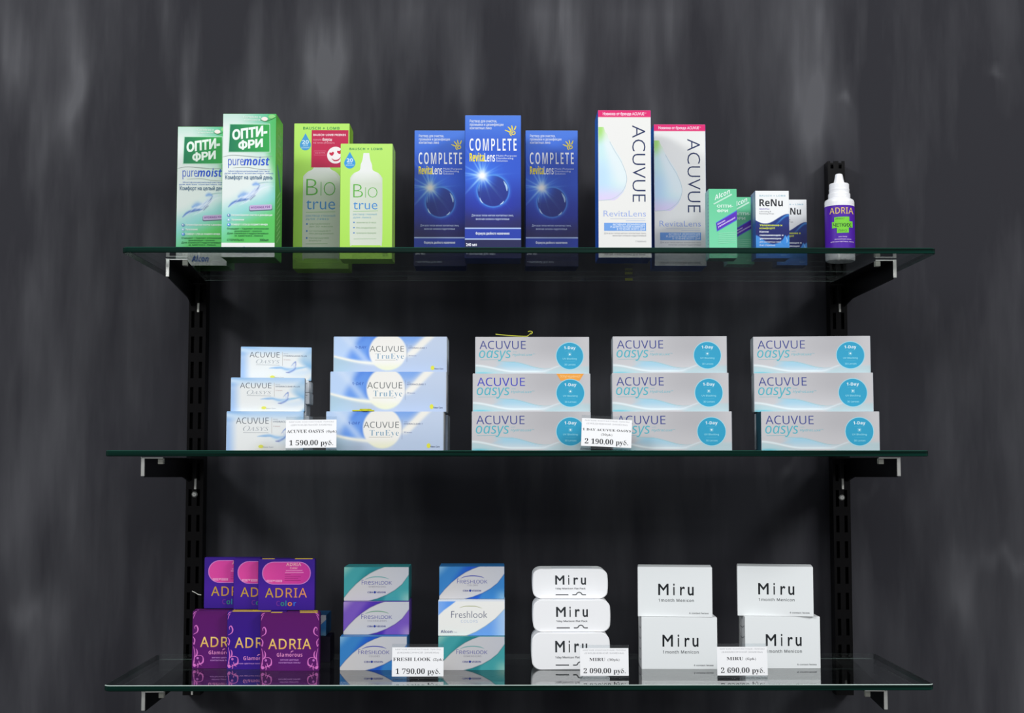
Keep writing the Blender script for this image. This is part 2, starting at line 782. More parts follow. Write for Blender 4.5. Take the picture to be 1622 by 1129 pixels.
def opti_free():
    k = Kind(0.0765, 0.062, 0.205)
    k.shell(A(84, 178, 62), A(120, 200, 110))
    f = k.face('front', (375, 708, 78, 352, 688, 1000))

    def bg(X, Y):
        u = (X - 365) / 335
        v = (Y - 78) / 922
        c = mixc(A(228, 236, 232), A(104, 198, 158), sstep(.25, 1.0, u) * sstep(.45, .05, v) * .9 + .25 * sstep(.12, .0, v))
        c = mixc(c, A(70, 185, 85), sstep(.80, 1.0, u + .06 * np.sin(v * 9)) * .8)
        low = sstep(.55, .80, v + .28 * (u - .5))
        c = mixc(c, A(125, 208, 205), sstep(.48, .68, v + .2 * (u - .5)) * .8)
        c = mixc(c, A(86, 196, 92), sstep(.66, .84, v + .16 * (u - .4)))
        c = mixc(c, A(135, 220, 205), sstep(.3, .0, u) * sstep(.55, .85, v) * .45)
        c = mixc(c, A(238, 240, 236), (v > .90) * 1.0)
        c = soft(c, X, Y, [(520, 610), (580, 580), (640, 560)], [40, 60, 30], A(236, 244, 244), .55)
        c = soft(c, X, Y, [(470, 612), (500, 598), (545, 604)], [10, 18, 8], A(120, 164, 228), .8)
        c = soft(c, X, Y, [(560, 535), (575, 530), (592, 534)], [8, 12, 8], A(116, 160, 228), .8)
        c = soft(c, X, Y, [(402, 678), (450, 644), (520, 612), (575, 566), (630, 535)], [3, 10, 15, 14, 5], A(214, 226, 246), .95)
        c = soft(c, X, Y, [(402, 678), (430, 652), (480, 632), (530, 628)], [3, 7, 8, 4], A(62, 108, 190), .9)
        c = soft(c, X, Y, [(440, 646), (470, 640), (510, 634)], [2, 5, 3], A(40, 70, 150), .8)
        c = soft(c, X, Y, [(500, 650), (550, 612), (580, 575), (598, 540)], [2, 6, 7, 2], A(70, 96, 160), .85)
        c = soft(c, X, Y, [(540, 630), (566, 604)], [4, 5], A(36, 54, 110), .8)
        for q in range(7):
            o = q * 11
            c = soft(c, X, Y, [(428 + o * 1.6, 664 - o * .7), (460 + o * 1.7, 636 - o * .8), (486 + o * 1.9, 606 - o)], [1.5, 3.2, 1.5], (A(240, 245, 252), A(120, 158, 216), A(200, 216, 240))[q % 3], .75)
        c = soft(c, X, Y, [(470, 668), (520, 640), (570, 596), (612, 560), (660, 546)], [2, 5, 7, 5, 2], A(232, 240, 250), .9)
        c = soft(c, X, Y, [(480, 618), (520, 606), (560, 590), (590, 566)], [3, 5, 5, 3], A(226, 236, 250), .8)
        c = soft(c, X, Y, [(598, 556), (640, 540), (684, 546)], [5, 4, 2], A(206, 234, 232), .9)
        c = soft(c, X, Y, [(596, 526), (640, 520), (690, 522)], [3, 3, 1.5], A(84, 140, 150), .7)
        return c
    f.art('carton_shell', bg, 100, 270)
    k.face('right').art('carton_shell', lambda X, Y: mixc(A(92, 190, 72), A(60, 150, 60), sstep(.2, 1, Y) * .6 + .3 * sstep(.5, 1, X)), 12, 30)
    r = k.face('right', (0, 60, 0, 0, 60, 205))
    for i in range(9):
        r.stroke('carton_shell', [(14, 118 + i * 8), (44, 104 + i * 8)], 1.6, A(170, 225, 150), 0)
    r.stroke('carton_shell', [(12, 70), (30, 86), (46, 104)], 9, A(70, 120, 170), taper=True)
    for i in range(5):
        r.text('carton_shell', ('\u041e\u041f\u0422\u0418', '\u0424\u0420\u0418', 'pure', 'moist', 'pure')[i], 16, 44, 16 + i * 10, 22 + i * 10, A(150, 215, 130))
    # dark plaque and its lettering
    k.part('brand_plaque', label='dark green plaque with white lettering')
    f.poly('brand_plaque', [(414, 143), (668, 143), (668, 328), (404, 328)], A(190, 232, 205))
    f.poly('brand_plaque', [(419, 148), (664, 148), (663, 324), (409, 324)],
           lambda x, y: mixc(A(8, 122, 82), A(44, 168, 74), (x - 410) / 250))
    k.part('brand_lettering', 'brand_plaque')
    f.text('brand_lettering', '\u041e\u041f\u0422\u0418-', 431, 650, 190, 246, A(238, 250, 240), off=.05, rot=.14)
    f.text('brand_lettering', '\u0424\u0420\u0418', 468, 622, 262, 308, A(238, 250, 240), off=.05, rot=.12)
    k.part('product_lettering', label='blue product lettering')
    f.text('product_lettering', 'pure', 403, 500, 370, 411, A(70, 105, 205), style='sans', ref='x')
    f.text('product_lettering', 'moist', 500, 662, 370, 411, A(34, 84, 205), style='boldital', ref='x')
    f.stroke('product_lettering', [(368, 357), (430, 346), (520, 352), (600, 358), (680, 352)], 5, A(165, 178, 172), taper=True)
    f.stroke('product_lettering', [(430, 428), (520, 424), (600, 436), (670, 436)], 4, A(175, 185, 178), taper=True)
    k.part('small_print')
    f.text('small_print', '\u041c\u043d\u043e\u0433\u043e\u0444\u0443\u043d\u043a\u0446\u0438\u043e\u043d\u0430\u043b\u044c\u043d\u044b\u0439 \u0440\u0430\u0441\u0442\u0432\u043e\u0440', 405, 662, 444, 453, A(70, 120, 200))
    f.text('small_print', '\u0434\u043b\u044f \u043c\u044f\u0433\u043a\u0438\u0445 \u043a\u043e\u043d\u0442\u0430\u043a\u0442\u043d\u044b\u0445 \u043b\u0438\u043d\u0437', 380, 684, 458, 467, A(70, 120, 200))
    f.text('small_print', '\u041a\u043e\u043c\u0444\u043e\u0440\u0442 \u043d\u0430 \u0446\u0435\u043b\u044b\u0439 \u0434\u0435\u043d\u044c', 384, 680, 476, 501, A(56, 102, 138), off=.012)
    f.text('header_print', '\u041a\u043e\u043d\u0442\u0435\u0439\u043d\u0435\u0440 \u0432', 500, 610, 94, 106, A(236, 250, 238), off=.01)
    f.text('header_print', '\u043a\u043e\u043c\u043f\u043b\u0435\u043a\u0442\u0435', 508, 606, 112, 123, A(236, 250, 238), off=.01)
    f.disc('header_print', 634, 112, 20, 13, A(246, 232, 226))
    f.disc('header_print', 680, 97, 22, 13, A(140, 215, 130))
    f.stroke('header_print', [(610, 118), (640, 128), (680, 112), (703, 100)], 4, A(50, 130, 60))
    # small lavender label
    k.part('ingredient_badge', label='small lavender badge')
    f.rrect('ingredient_badge', 532, 672, 676, 706, 8, A(96, 110, 130), rot=.05)
    f.rrect('ingredient_badge', 535, 668, 674, 700, 8, A(196, 178, 216), rot=.05)
    f.text('ingredient_badge', 'HYDRAGLYDE', 544, 664, 676, 690, A(120, 40, 140), style='bold', rot=.05)
    for i, (t, x1) in enumerate((('\u041d\u0435\u043f\u0440\u0435\u0432\u0437\u043e\u0439\u0434\u0435\u043d\u043d\u0430\u044f \u043e\u0447\u0438\u0441\u0442\u043a\u0430 \u0438 \u0434\u0435\u0437\u0438\u043d\u0444\u0435\u043a\u0446\u0438\u044f', 676), ('\u0423\u0432\u043b\u0430\u0436\u043d\u0435\u043d\u0438\u0435', 500), ('\u041a\u043e\u043c\u0444\u043e\u0440\u0442 \u0441 \u0443\u0442\u0440\u0430 \u0434\u043e \u043f\u043e\u0437\u0434\u043d\u0435\u0433\u043e \u0432\u0435\u0447\u0435\u0440\u0430', 646))):
        y = 724 + i * 30
        f.text('bullet_print', t, 420, x1, y, y + 12, A(240, 250, 244), off=.02)
        f.disc('bullet_print', 404, y + 8, 11, 10, (A(110, 150, 196), A(150, 200, 220), A(90, 150, 226))[i])
        f.disc('bullet_print', 402, y + 6, 4, 4, WHITE)
    k.part('volume_print')
    for i, (x0, x1) in enumerate(((392, 652), (438, 610), (392, 652), (440, 616))):
        f.text('volume_print', ('\u041e\u0447\u0438\u0449\u0430\u0435\u0442 \u2022 \u0423\u0434\u0430\u043b\u044f\u0435\u0442 \u043e\u0442\u043b\u043e\u0436\u0435\u043d\u0438\u044f', '\u0434\u0435\u0437\u0438\u043d\u0444\u0438\u0446\u0438\u0440\u0443\u0435\u0442 \u2022 \u0445\u0440\u0430\u043d\u0435\u043d\u0438\u0435', '\u0414\u043b\u044f \u0441\u0438\u043b\u0438\u043a\u043e\u043d-\u0433\u0438\u0434\u0440\u043e\u0433\u0435\u043b\u0435\u0432\u044b\u0445', '\u0438 \u043c\u044f\u0433\u043a\u0438\u0445 \u043b\u0438\u043d\u0437')[i],
               x0, x1, 812 + i * 15, 822 + i * 15, A(28, 112, 58), off=.012)
    f.text('volume_print', '\u0421\u0422\u0415\u0420\u0418\u041b\u042c\u041d\u041e', 392, 496, 884, 896, A(28, 100, 58), off=.012)
    f.text('volume_print', '300\u043c\u043b', 596, 650, 882, 897, A(28, 100, 58), off=.012)
    f.text('volume_print', 'Alcon', 458, 570, 935, 972, A(40, 100, 190), style='boldital')
    return k.build()


def bottle_shape(cx, top, tipw, sh, x0, x1, bot):
    hw = (x1 - x0) / 2
    L = [(cx - tipw * .55, top + 6), (cx - tipw * .75, top + 55), (cx - tipw * 1.05, top + 85), (cx - tipw * 1.25, sh - 25), (cx - hw * .75, sh - 5), (x0 + 4, sh + 25), (x0, sh + 70), (x0, bot - 30), (x0 + 16, bot)]
    R = [(2 * cx - x, y) for x, y in L][::-1]
    return catmull(L, 5).tolist() + catmull(R, 5).tolist()


def drop_shape(cx, top, bot, w):
    h = bot - top
    r = w / 2
    cy = bot - r
    pts = [(cx, top)]
    for a in np.linspace(-30, 210, 26):
        pts.append((cx + r * math.cos(math.radians(a)), cy + r * math.sin(math.radians(a))))
    return pts


def bio_common(k, f, T, green, bottle, bx, xr, sticker):
    """lettering shared by both lime cartons; T maps small-box drawing units to this box"""
    k.part('bottle_print', label='pale grey bottle picture')
    f.poly('bottle_print', bottle, lambda x, y: mixc(mixc(A(214, 222, 206), A(236, 238, 234), sstep(bx[0], bx[0] + .25 * (bx[1] - bx[0]), x)),
                                                     A(206, 216, 196), sstep(bx[0] + .75 * (bx[1] - bx[0]), bx[1], x)))
    k.part('product_lettering', label='thin green and blue product lettering')
    X0, X1 = xr
    (b0, b1), (o0, o1), (t0, t1) = T
    w = X1 - X0
    f.text('product_lettering', 'B', X0, X0 + w * .40, b0, b1, A(86, 176, 52), off=-.02)
    f.text('product_lettering', 'I', X0 + w * .495, X0 + w * .52, o0, o1, A(86, 176, 52), off=-.01)
    f.text('product_lettering', 'O', X0 + w * .60, X1, o0, o1, A(86, 176, 52), off=-.022)
    f.text('product_lettering', 'true', X0, X1, t0, t1, A(60, 140, 208), off=-.005)


def bio_large():
    k = Kind(0.084, 0.05, 0.22)
    lime = A(176, 232, 78)
    k.shell(A(150, 205, 60), A(196, 240, 110))
    f = k.face('front', (103, 488, 72, 105, 492, 1070))
    f.art('carton_shell', lambda X, Y: mixc(A(184, 234, 104), A(168, 224, 78), (Y - 70) / 1000), 6, 14)
    bio_common(k, f, ((452, 570), (474, 570), (582, 664)), None, bottle_shape(298, 255, 48, 410, 170, 426, 1000), (170, 426), (192, 394), True)
    k.part('brand_lettering')
    f.text('brand_lettering', 'BAUSCH + LOMB', 165, 418, 96, 114, A(56, 146, 70), style='sans', track=.1, off=.03)
    k.part('drop_badge', label='blue drop badge')
    f.poly('drop_badge', drop_shape(182, 140, 258, 76), A(66, 156, 214))
    f.text('drop_badge', '20', 158, 206, 188, 212, A(210, 236, 250), off=.02)
    f.text('drop_badge', '\u0447\u0430\u0441\u043e\u0432', 165, 200, 218, 228, A(200, 230, 248), ref='x')
    f.text('drop_badge', '\u0443\u0432\u043b\u0430\u0436\u043d\u0435\u043d\u0438\u044f', 154, 210, 236, 244, A(200, 230, 248), ref='x')
    k.part('promo_sticker', label='crimson promotional sticker with a white smiling face')
    f.rect('promo_sticker', 225, 118, 480, 376, A(196, 22, 76))
    f.text('promo_sticker', 'BAUSCH+LOMB FRIENDS', 237, 462, 144, 158, A(250, 232, 238), style='bold')
    f.text('promo_sticker', '\u043f\u043e\u043b\u0443\u0447\u0438\u0442\u0435', 237, 294, 182, 192, A(232, 150, 172), ref='x')
    f.text('promo_sticker', '\u0431\u043e\u043d\u0443\u0441\u044b', 300, 366, 180, 192, A(250, 225, 232), ref='x', off=.03)
    f.text('promo_sticker', '\u043d\u0430 www.ofriend.ru', 237, 384, 202, 212, A(232, 150, 172), ref='x')
    f.stroke('promo_sticker', [(243, 262), (326, 262), (326, 290), (243, 290)], 2, A(228, 120, 150), 0, closed=True)
    f.text('promo_sticker', '\u041a\u041e\u0414 \u0412\u041d\u0423\u0422\u0420\u0418', 250, 318, 271, 281, A(232, 140, 164))
    k.part('smiling_face_print', 'promo_sticker', label='white smiling face with heart eyes')
    f.disc('smiling_face_print', 392, 291, 58, 58, A(250, 240, 242))
    for hx, hy in ((364, 282), (418, 270)):
        f.poly('smiling_face_print', catmull([(hx, hy - 8), (hx + 10, hy - 15), (hx + 18, hy - 4), (hx + 4, hy + 14), (hx - 14, hy + 2), (hx - 12, hy - 10)], 4, True), A(206, 24, 70))
    f.stroke('smiling_face_print', [(366, 314), (385, 328), (412, 324), (428, 306)], [3, 9, 9, 3], A(196, 30, 70))
    k.part('small_print')
    f.stroke('small_print', [(192, 684), (396, 680)], 3, A(140, 196, 120), 0)
    f.text('small_print', '\u0440\u0430\u0441\u0442\u0432\u043e\u0440 \u0433\u043b\u0430\u0437\u043d\u044b\u0439', 192, 396, 700, 714, A(110, 176, 206))
    f.text('small_print', '\u0434\u043b\u044f \u043b\u0438\u043d\u0437', 192, 350, 722, 736, A(110, 176, 206))
    for i in range(3):
        f.disc('bullet_print', 200, 764 + i * 48, 6, 6, A(70, 130, 200))
        for j in range(2):
            f.text('bullet_print', ('\u0443\u0432\u043b\u0430\u0436\u043d\u044f\u0435\u0442', '\u0434\u043e 20 \u0447\u0430\u0441\u043e\u0432', '\u043e\u0447\u0438\u0449\u0430\u0435\u0442', '\u0431\u0435\u0437 \u0440\u0430\u0437\u0434\u0440\u0430\u0436\u0435\u043d\u0438\u044f', '\u043f\u0440\u0438\u0440\u043e\u0434\u043d\u0430\u044f', '\u0444\u043e\u0440\u043c\u0443\u043b\u0430')[i * 2 + j],
                   216, (362, 380, 368, 385, 352, 300)[i * 2 + j], 758 + i * 48 + j * 18, 768 + i * 48 + j * 18, A(150, 186, 140))
    f.stroke('bullet_print', [(192, 900), (345, 898)], 3, A(160, 196, 150), 0)
    k.face('right').art('carton_shell', lambda X, Y: np.ones(X.shape + (3,)) * A(150, 208, 60), 2, 2)
    return k.build()


def bio_small():
    k = Kind(0.0762, 0.05, 0.166)
    k.shell(A(160, 208, 80), A(200, 242, 120))
    f = k.face('front', (427, 783, 203, 425, 781, 1000))
    f.art('carton_shell', lambda X, Y: mixc(A(188, 236, 110), A(172, 226, 84), (Y - 200) / 800), 6, 12)
    bio_common(k, f, ((482, 578), (504, 578), (592, 658)), None, bottle_shape(603, 262, 36, 412, 493, 712, 905), (493, 712), (515, 680), False)
    k.part('brand_lettering')
    f.text('brand_lettering', 'BAUSCH + LOMB', 487, 712, 232, 247, A(50, 140, 80), style='sans', track=.1, off=.03)
    k.part('drop_badge', label='blue drop badge')
    f.poly('drop_badge', drop_shape(490, 260, 376, 76), A(54, 156, 220))
    f.text('drop_badge', '20', 468, 512, 306, 330, A(222, 242, 252), off=.02)
    f.text('drop_badge', '\u0447\u0430\u0441\u043e\u0432', 472, 506, 336, 344, A(205, 235, 250), ref='x')
    f.text('drop_badge', '\u0443\u0432\u043b\u0430\u0436\u043d\u0435\u043d\u0438\u044f', 462, 518, 350, 357, A(205, 235, 250), ref='x')
    k.part('small_print')
    f.stroke('small_print', [(515, 672), (684, 668)], 2.5, A(140, 196, 120), 0)
    f.text('small_print', '\u0440\u0430\u0441\u0442\u0432\u043e\u0440 \u0433\u043b\u0430\u0437\u043d\u044b\u0439', 515, 676, 686, 697, A(110, 176, 206))
    f.text('small_print', '\u0434\u043b\u044f \u043b\u0438\u043d\u0437', 515, 636, 708, 719, A(110, 176, 206))
    for i in range(3):
        f.disc('bullet_print', 521, 748 + i * 36, 5, 5, A(70, 130, 200))
        f.text('bullet_print', ('\u0443\u0432\u043b\u0430\u0436\u043d\u044f\u0435\u0442 \u0434\u043e 20 \u0447\u0430\u0441\u043e\u0432', '\u0431\u0435\u0437 \u0440\u0430\u0437\u0434\u0440\u0430\u0436\u0435\u043d\u0438\u044f', '\u043f\u0440\u0438\u0440\u043e\u0434\u043d\u0430\u044f \u0444\u043e\u0440\u043c\u0443\u043b\u0430')[i], 537, 670, 744 + i * 36, 753 + i * 36, A(150, 186, 140))
    f.stroke('bullet_print', [(520, 862), (672, 860)], 2.5, A(165, 200, 155), 0)
    for i in range(3):
        f.text('batch_print', ('LOT', 'EXP', '2019')[i], 716, 752, 955 + i * 0 + (i - 1) * 16, 966 + (i - 1) * 16, A(60, 90, 50))
    k.face('right').art('carton_shell', lambda X, Y: np.ones(X.shape + (3,)) * A(168, 205, 100), 2, 2)
    return k.build()


def complete():
    k = Kind(0.0785, 0.058, 0.204)
    k.shell(A(40, 70, 150), A(120, 150, 220))
    f = k.face('front', (412, 782, 53, 402, 772, 1000))
    cx, cy, ox, oy, R = 522, 455, 592, 556, 106

    def bg(X, Y):
        v = (Y - 53) / 947
        c = mixc(A(72, 124, 224), A(36, 84, 204), sstep(0, .3, v))
        c = mixc(c, A(14, 40, 140), sstep(.38, .68, v))
        c = mixc(c, A(24, 22, 84), sstep(.62, .76, v))
        c = mixc(c, A(30, 50, 190), np.exp(-(((X - 590) / 190) ** 2 + ((Y - 640) / 130) ** 2)) * .6)
        dx, dy = X - cx, Y - cy
        r = np.hypot(dx, dy)
        a = np.arctan2(dy, dx)
        rays = np.zeros_like(r)
        rs = np.random.RandomState(5)
        for i in range(22):
            a0 = rs.uniform(-math.pi, math.pi)
            ln = rs.uniform(60, 160)
            da = (a - a0 + math.pi) % (2 * math.pi) - math.pi
            rays += np.exp(-(da * r / 5.0) ** 2) * np.exp(-(r / ln) ** 2) * .75
        c = mixc(c, A(60, 130, 250), np.exp(-(r / 115) ** 2) * .8)
        c = mixc(c, A(150, 205, 255), np.clip(rays, 0, 1) * .85)
        # water ball
        d = np.hypot(X - ox, Y - oy)
        ins = sstep(R, R - 8, d)
        c = mixc(c, A(12, 26, 96), ins * sstep(30, 120, r) * .5)
        c = mixc(c, A(84, 160, 240), np.exp(-((d - R) / 4.0) ** 2) * .85)
        c = mixc(c, A(60, 130, 225), np.exp(-((d - R - 6) / 10.0) ** 2) * .35)
        c = mixc(c, A(255, 252, 246), np.exp(-(r / 34) ** 2) * 1.1)
        # lower panels
        c = mixc(c, A(26, 58, 170), ((Y > 806) & (Y < 872)) * 1.0)
        c = mixc(c, A(22, 26, 80), (Y > 877) * 1.0)
        c = mixc(c, A(180, 200, 240), (((Y > 800) & (Y < 806)) | ((Y > 871) & (Y < 877))) * 1.0)
        return c
    f.art('carton_shell', bg, 110, 240)
    b = 'carton_shell'
    f.stroke(b, [(662, 490), (680, 525), (684, 556)], [2, 12, 12, 4], A(170, 205, 240))
    f.stroke(b, [(504, 600), (512, 622), (526, 638)], [2, 8, 2], A(190, 220, 250))
    f.stroke(b, [(636, 646), (652, 636), (662, 622)], [2, 8, 2], A(190, 220, 250))
    f.stroke(b, [(500, 560), (500, 530), (508, 505)], [2, 7, 2], A(110, 160, 230))
    k.part('hand_logo', label='yellow spiral hand logo')
    yl = A(238, 218, 50)
    for p in ([(712, 166), (695, 160), (675, 152)], [(714, 156), (706, 142), (694, 130)], [(724, 150), (722, 136), (719, 120)], [(735, 150), (742, 138), (747, 124)]):
        f.stroke('hand_logo', p, [9, 8, 5], yl)
    sp = [(727 + (22 - 18 * t) * math.cos(2 + t * 9.5), 172 + (19 - 15 * t) * math.sin(2 + t * 9.5)) for t in np.linspace(0, 1, 26)]
    f.stroke('hand_logo', sp, 6.5, yl, 3)
    k.part('brand_lettering')
    f.text('brand_lettering', 'COMPLETE', 440, 750, 208, 290, A(246, 248, 252), style='bold', off=-.01, track=.13)
    k.part('product_lettering', label='yellow and white product lettering')
    f.text('product_lettering', 'Revita', 440, 537, 306, 360, A(246, 226, 30), style='bold', off=.012)
    f.text('product_lettering', 'Lens', 538, 607, 306, 360, A(246, 248, 252), style='sans', off=.02)
    k.part('small_print')
    w = A(220, 230, 250)
    for i, t in enumerate(('Multi-Purpose', 'Disinfecting', 'Solution')):
        f.text('small_print', t, 615, (750, 728, 690)[i], 316 + i * 17, 328 + i * 17, w)
    for i, t in enumerate(('\u0420\u0430\u0441\u0442\u0432\u043e\u0440 \u0434\u043b\u044f \u043e\u0447\u0438\u0441\u0442\u043a\u0438,', '\u043f\u0440\u043e\u043c\u044b\u0432\u043a\u0438 \u0438 \u0434\u0435\u0437\u0438\u043d\u0444\u0435\u043a\u0446\u0438\u0438', '\u043a\u043e\u043d\u0442\u0430\u043a\u0442\u043d\u044b\u0445 \u043b\u0438\u043d\u0437')):
        f.text('header_print', t, 443, (622, 665, 586)[i], 84 + i * 23, 101 + i * 23, w, off=.015)
    f.text('slogan_print', '\u0414\u043b\u044f \u0432\u0441\u0435\u0445 \u0442\u0438\u043f\u043e\u0432 \u043c\u044f\u0433\u043a\u0438\u0445 \u043a\u043e\u043d\u0442\u0430\u043a\u0442\u043d\u044b\u0445 \u043b\u0438\u043d\u0437,', 450, 725, 711, 724, A(190, 205, 240), off=.01)
    f.text('slogan_print', '\u0432\u043a\u043b\u044e\u0447\u0430\u044f \u0441\u0438\u043b\u0438\u043a\u043e\u043d-\u0433\u0438\u0434\u0440\u043e\u0433\u0435\u043b\u0435\u0432\u044b\u0435', 478, 697, 735, 748, A(190, 205, 240), off=.01)
    f.text('volume_print', '\u0424\u043e\u0440\u043c\u0443\u043b\u0430 \u0434\u0432\u043e\u0439\u043d\u043e\u0433\u043e \u043d\u0430\u0437\u043d\u0430\u0447\u0435\u043d\u0438\u044f', 475, 697, 829, 844, A(226, 234, 252), off=.03)
    f.text('volume_print', '240 \u043c\u043b', 412, 482, 902, 920, A(240, 240, 250), off=.03)
    f.text('volume_print', '+ \u043a\u043e\u043d\u0442\u0435\u0439\u043d\u0435\u0440 \u0434\u043b\u044f \u043b\u0438\u043d\u0437', 414, 602, 962, 977, A(200, 206, 226), off=.01)
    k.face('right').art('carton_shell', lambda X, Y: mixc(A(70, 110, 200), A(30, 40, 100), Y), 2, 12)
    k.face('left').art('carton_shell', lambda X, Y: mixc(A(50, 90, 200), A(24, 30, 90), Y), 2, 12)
    return k.build()


def revita():
    k = Kind(0.0762, 0.06, 0.2095)
    k.shell(A(44, 104, 200), A(238, 120, 170))
    f = k.face('front', (113, 455, 58, 113, 455, 1000))
    f.art('carton_shell', lambda X, Y: mixc(np.ones(X.shape + (3,)) * A(238, 237, 233), A(228, 24, 112), (Y < 100) * 1.0), 4, 120)
    k.face('left').art('carton_shell', lambda X, Y: mixc(A(30, 110, 206), A(14, 70, 170), Y), 2, 10)
    k.part('header_lettering')
    f.text('header_lettering', '\u041d\u043e\u0432\u0438\u043d\u043a\u0430 \u043e\u0442 \u0431\u0440\u0435\u043d\u0434\u0430 ACUVUE', 145, 412, 73, 90, A(250, 214, 230), off=.03)
    f.text('header_lettering', 'TM', 414, 425, 74, 80, A(250, 214, 230))
    k.part('water_drop_print')
    out = catmull([(116, 190), (138, 163), (165, 215), (215, 310), (268, 400), (297, 490), (280, 560), (240, 605), (190, 630), (116, 636)], 8)
    pts = np.concatenate([out, [[116, 636], [116, 190]]])

    def dc(x, y):
        c = mixc(A(170, 226, 120), A(206, 238, 240), sstep(190, 300, y + .35 * (x - 116)))
        c = mixc(c, A(196, 226, 250), sstep(320, 470, y) * sstep(260, 120, x))
        c = mixc(c, A(226, 214, 246), sstep(520, 630, y))
        c = mixc(c, A(240, 243, 245), sstep(.2, .9, (x - 116) / np.maximum(60, (y - 150) * .5)) * sstep(600, 500, y) * .7)
        return c
    # filled as a fan of slices so the tint can flow through it
    n = 44
    ys = np.linspace(166, 635, n)
    xr = np.array([max([p[0] for p in out if abs(p[1] - y) < 16] or [118]) for y in ys])
    grid = np.linspace(0, 1, 14)
    P = np.array([(116 + g * (x - 116), y) for y, x in zip(ys, xr) for g in grid])
    T = [[i * 14 + j, i * 14 + j + 1, (i + 1) * 14 + j + 1, (i + 1) * 14 + j] for i in range(n - 1) for j in range(13)]
    f.shape('water_drop_print', P, T, dc)
    f.stroke('water_drop_print', out[20:], 4, A(196, 210, 218), 0)
    k.part('brand_lettering', label='dark navy lettering reading downwards')
    f.text('brand_lettering', 'ACUVUE', 333, 419, 155, 645, A(22, 42, 92), down=True, off=-.012)
    k.part('product_lettering', label='pale blue product lettering')
    f.text('product_lettering', 'RevitaLens', 147, 419, 700, 738, A(158, 178, 232), off=-.006)
    k.part('small_print')
    f.stroke('small_print', [(190, 752), (415, 752)], 3, A(205, 210, 225), 0)
    f.stroke('small_print', [(290, 765), (415, 765)], 3, A(190, 205, 232), 0)
    k.part('blue_panel', label='light blue panel with white print')
    f.rect('blue_panel', 150, 778, 419, 829, A(112, 164, 232))
    for i, t in enumerate(('\u0410\u041a\u0422\u0418\u0412\u041d\u0410\u042f \u0414\u0415\u0417\u0418\u041d\u0424\u0415\u041a\u0426\u0418\u042f', '\u0418 \u0414\u041b\u0418\u0422\u0415\u041b\u042c\u041d\u042b\u0419 \u041a\u041e\u041c\u0424\u041e\u0420\u0422', '\u0412 \u0422\u0415\u0427\u0415\u041d\u0418\u0415 \u0412\u0421\u0415\u0413\u041e \u0414\u041d\u042f')):
        f.text('blue_panel', t, (205, 190, 232)[i], 413, 783 + i * 15, 794 + i * 15, A(226, 238, 252), off=.02)
    f.text('small_print', '\u0414\u043b\u044f \u0432\u0441\u0435\u0445 \u0442\u0438\u043f\u043e\u0432 \u043c\u044f\u0433\u043a\u0438\u0445 \u043a\u043e\u043d\u0442\u0430\u043a\u0442\u043d\u044b\u0445 \u043b\u0438\u043d\u0437,', 150, 419, 839, 849, A(172, 172, 176))
    f.text('small_print', '\u0432\u043a\u043b\u044e\u0447\u0430\u044f \u0441\u0438\u043b\u0438\u043a\u043e\u043d-\u0433\u0438\u0434\u0440\u043e\u0433\u0435\u043b\u0435\u0432\u044b\u0435', 205, 419, 854, 864, A(172, 172, 176))
    f.text('small_print', '\u0421\u0442\u0435\u0440\u0438\u043b\u044c\u043d\u043e', 350, 419, 890, 900, A(186, 186, 190))
    f.text('small_print', '300 \u043c\u043b + \u043a\u043e\u043d\u0442\u0435\u0439\u043d\u0435\u0440 \u0434\u043b\u044f \u043b\u0438\u043d\u0437', 150, 412, 972, 984, A(110, 112, 120), off=.01)
    return k.build()


def eye_drops_green():
    k = Kind(0.0415, 0.034, 0.099)
    k.shell(A(150, 205, 190), A(120, 215, 170))
    f = k.face('front', (108, 430, 143, 112, 440, 965))
    f.art('carton_shell', lambda X, Y: mixc(A(104, 206, 156), A(126, 224, 176), (Y - 143) / 800), 4, 12)
    l = k.face('left', (0, 34, 0, 0, 34, 99))
    l.art('carton_shell', lambda X, Y: np.ones(X.shape + (3,)) * A(150, 205, 196), 2, 2)
    for i in range(16):
        l.stroke('carton_shell', [(24, 8 + i * 5), (31, 8 + i * 5)], 1.2, A(110, 150, 170), 0)
    k.part('brand_lettering', label='white slanted lettering')
    f.text('brand_lettering', 'Alcon', 178, 352, 222, 280, A(232, 250, 242), style='bold', rot=.47)
    f.stroke('brand_lettering', [(165, 326), (375, 208)], [14, 20], A(198, 240, 218), 0)
    k.part('product_lettering')
    f.text('product_lettering', '\u041e\u041f\u0422\u0418-', 202, 390, 336, 364, A(214, 248, 230), off=.05)
    f.text('product_lettering', '\u0424\u0420\u0418', 202, 330, 392, 420, A(214, 248, 230), off=.05)
    k.part('diagonal_band', label='purple diagonal band with white print')
    f.poly('diagonal_band', [(190, 545), (440, 396), (440, 515), (202, 650)], A(70, 120, 226))
    f.poly('diagonal_band', [(194, 552), (440, 408), (440, 505), (205, 640)], A(92, 40, 190))
    f.text('diagonal_band', '\u041a\u0430\u043f\u043b\u0438', 210, 296, 556, 574, A(226, 214, 250), rot=.55, off=.03)
    f.text('diagonal_band', '\u0443\u0432\u043b\u0430\u0436\u043d\u044f\u044e\u0449\u0438\u0435', 216, 415, 586, 606, A(226, 214, 250), rot=.58, off=.03)
    for i in range(6):
        f.stroke('carton_shell', [(222, 672 + i * 23), (424, 660 + i * 23)], 5, A(170, 238, 206), 0)
    f.text('volume_print', '10 \u043c\u043b', 350, 424, 910, 930, A(210, 244, 226), off=.02)
    f.text('volume_print', '\u0421\u0442\u0435\u0440\u0438\u043b\u044c\u043d\u043e', 140, 250, 912, 930, A(190, 240, 214))
    return k.build()


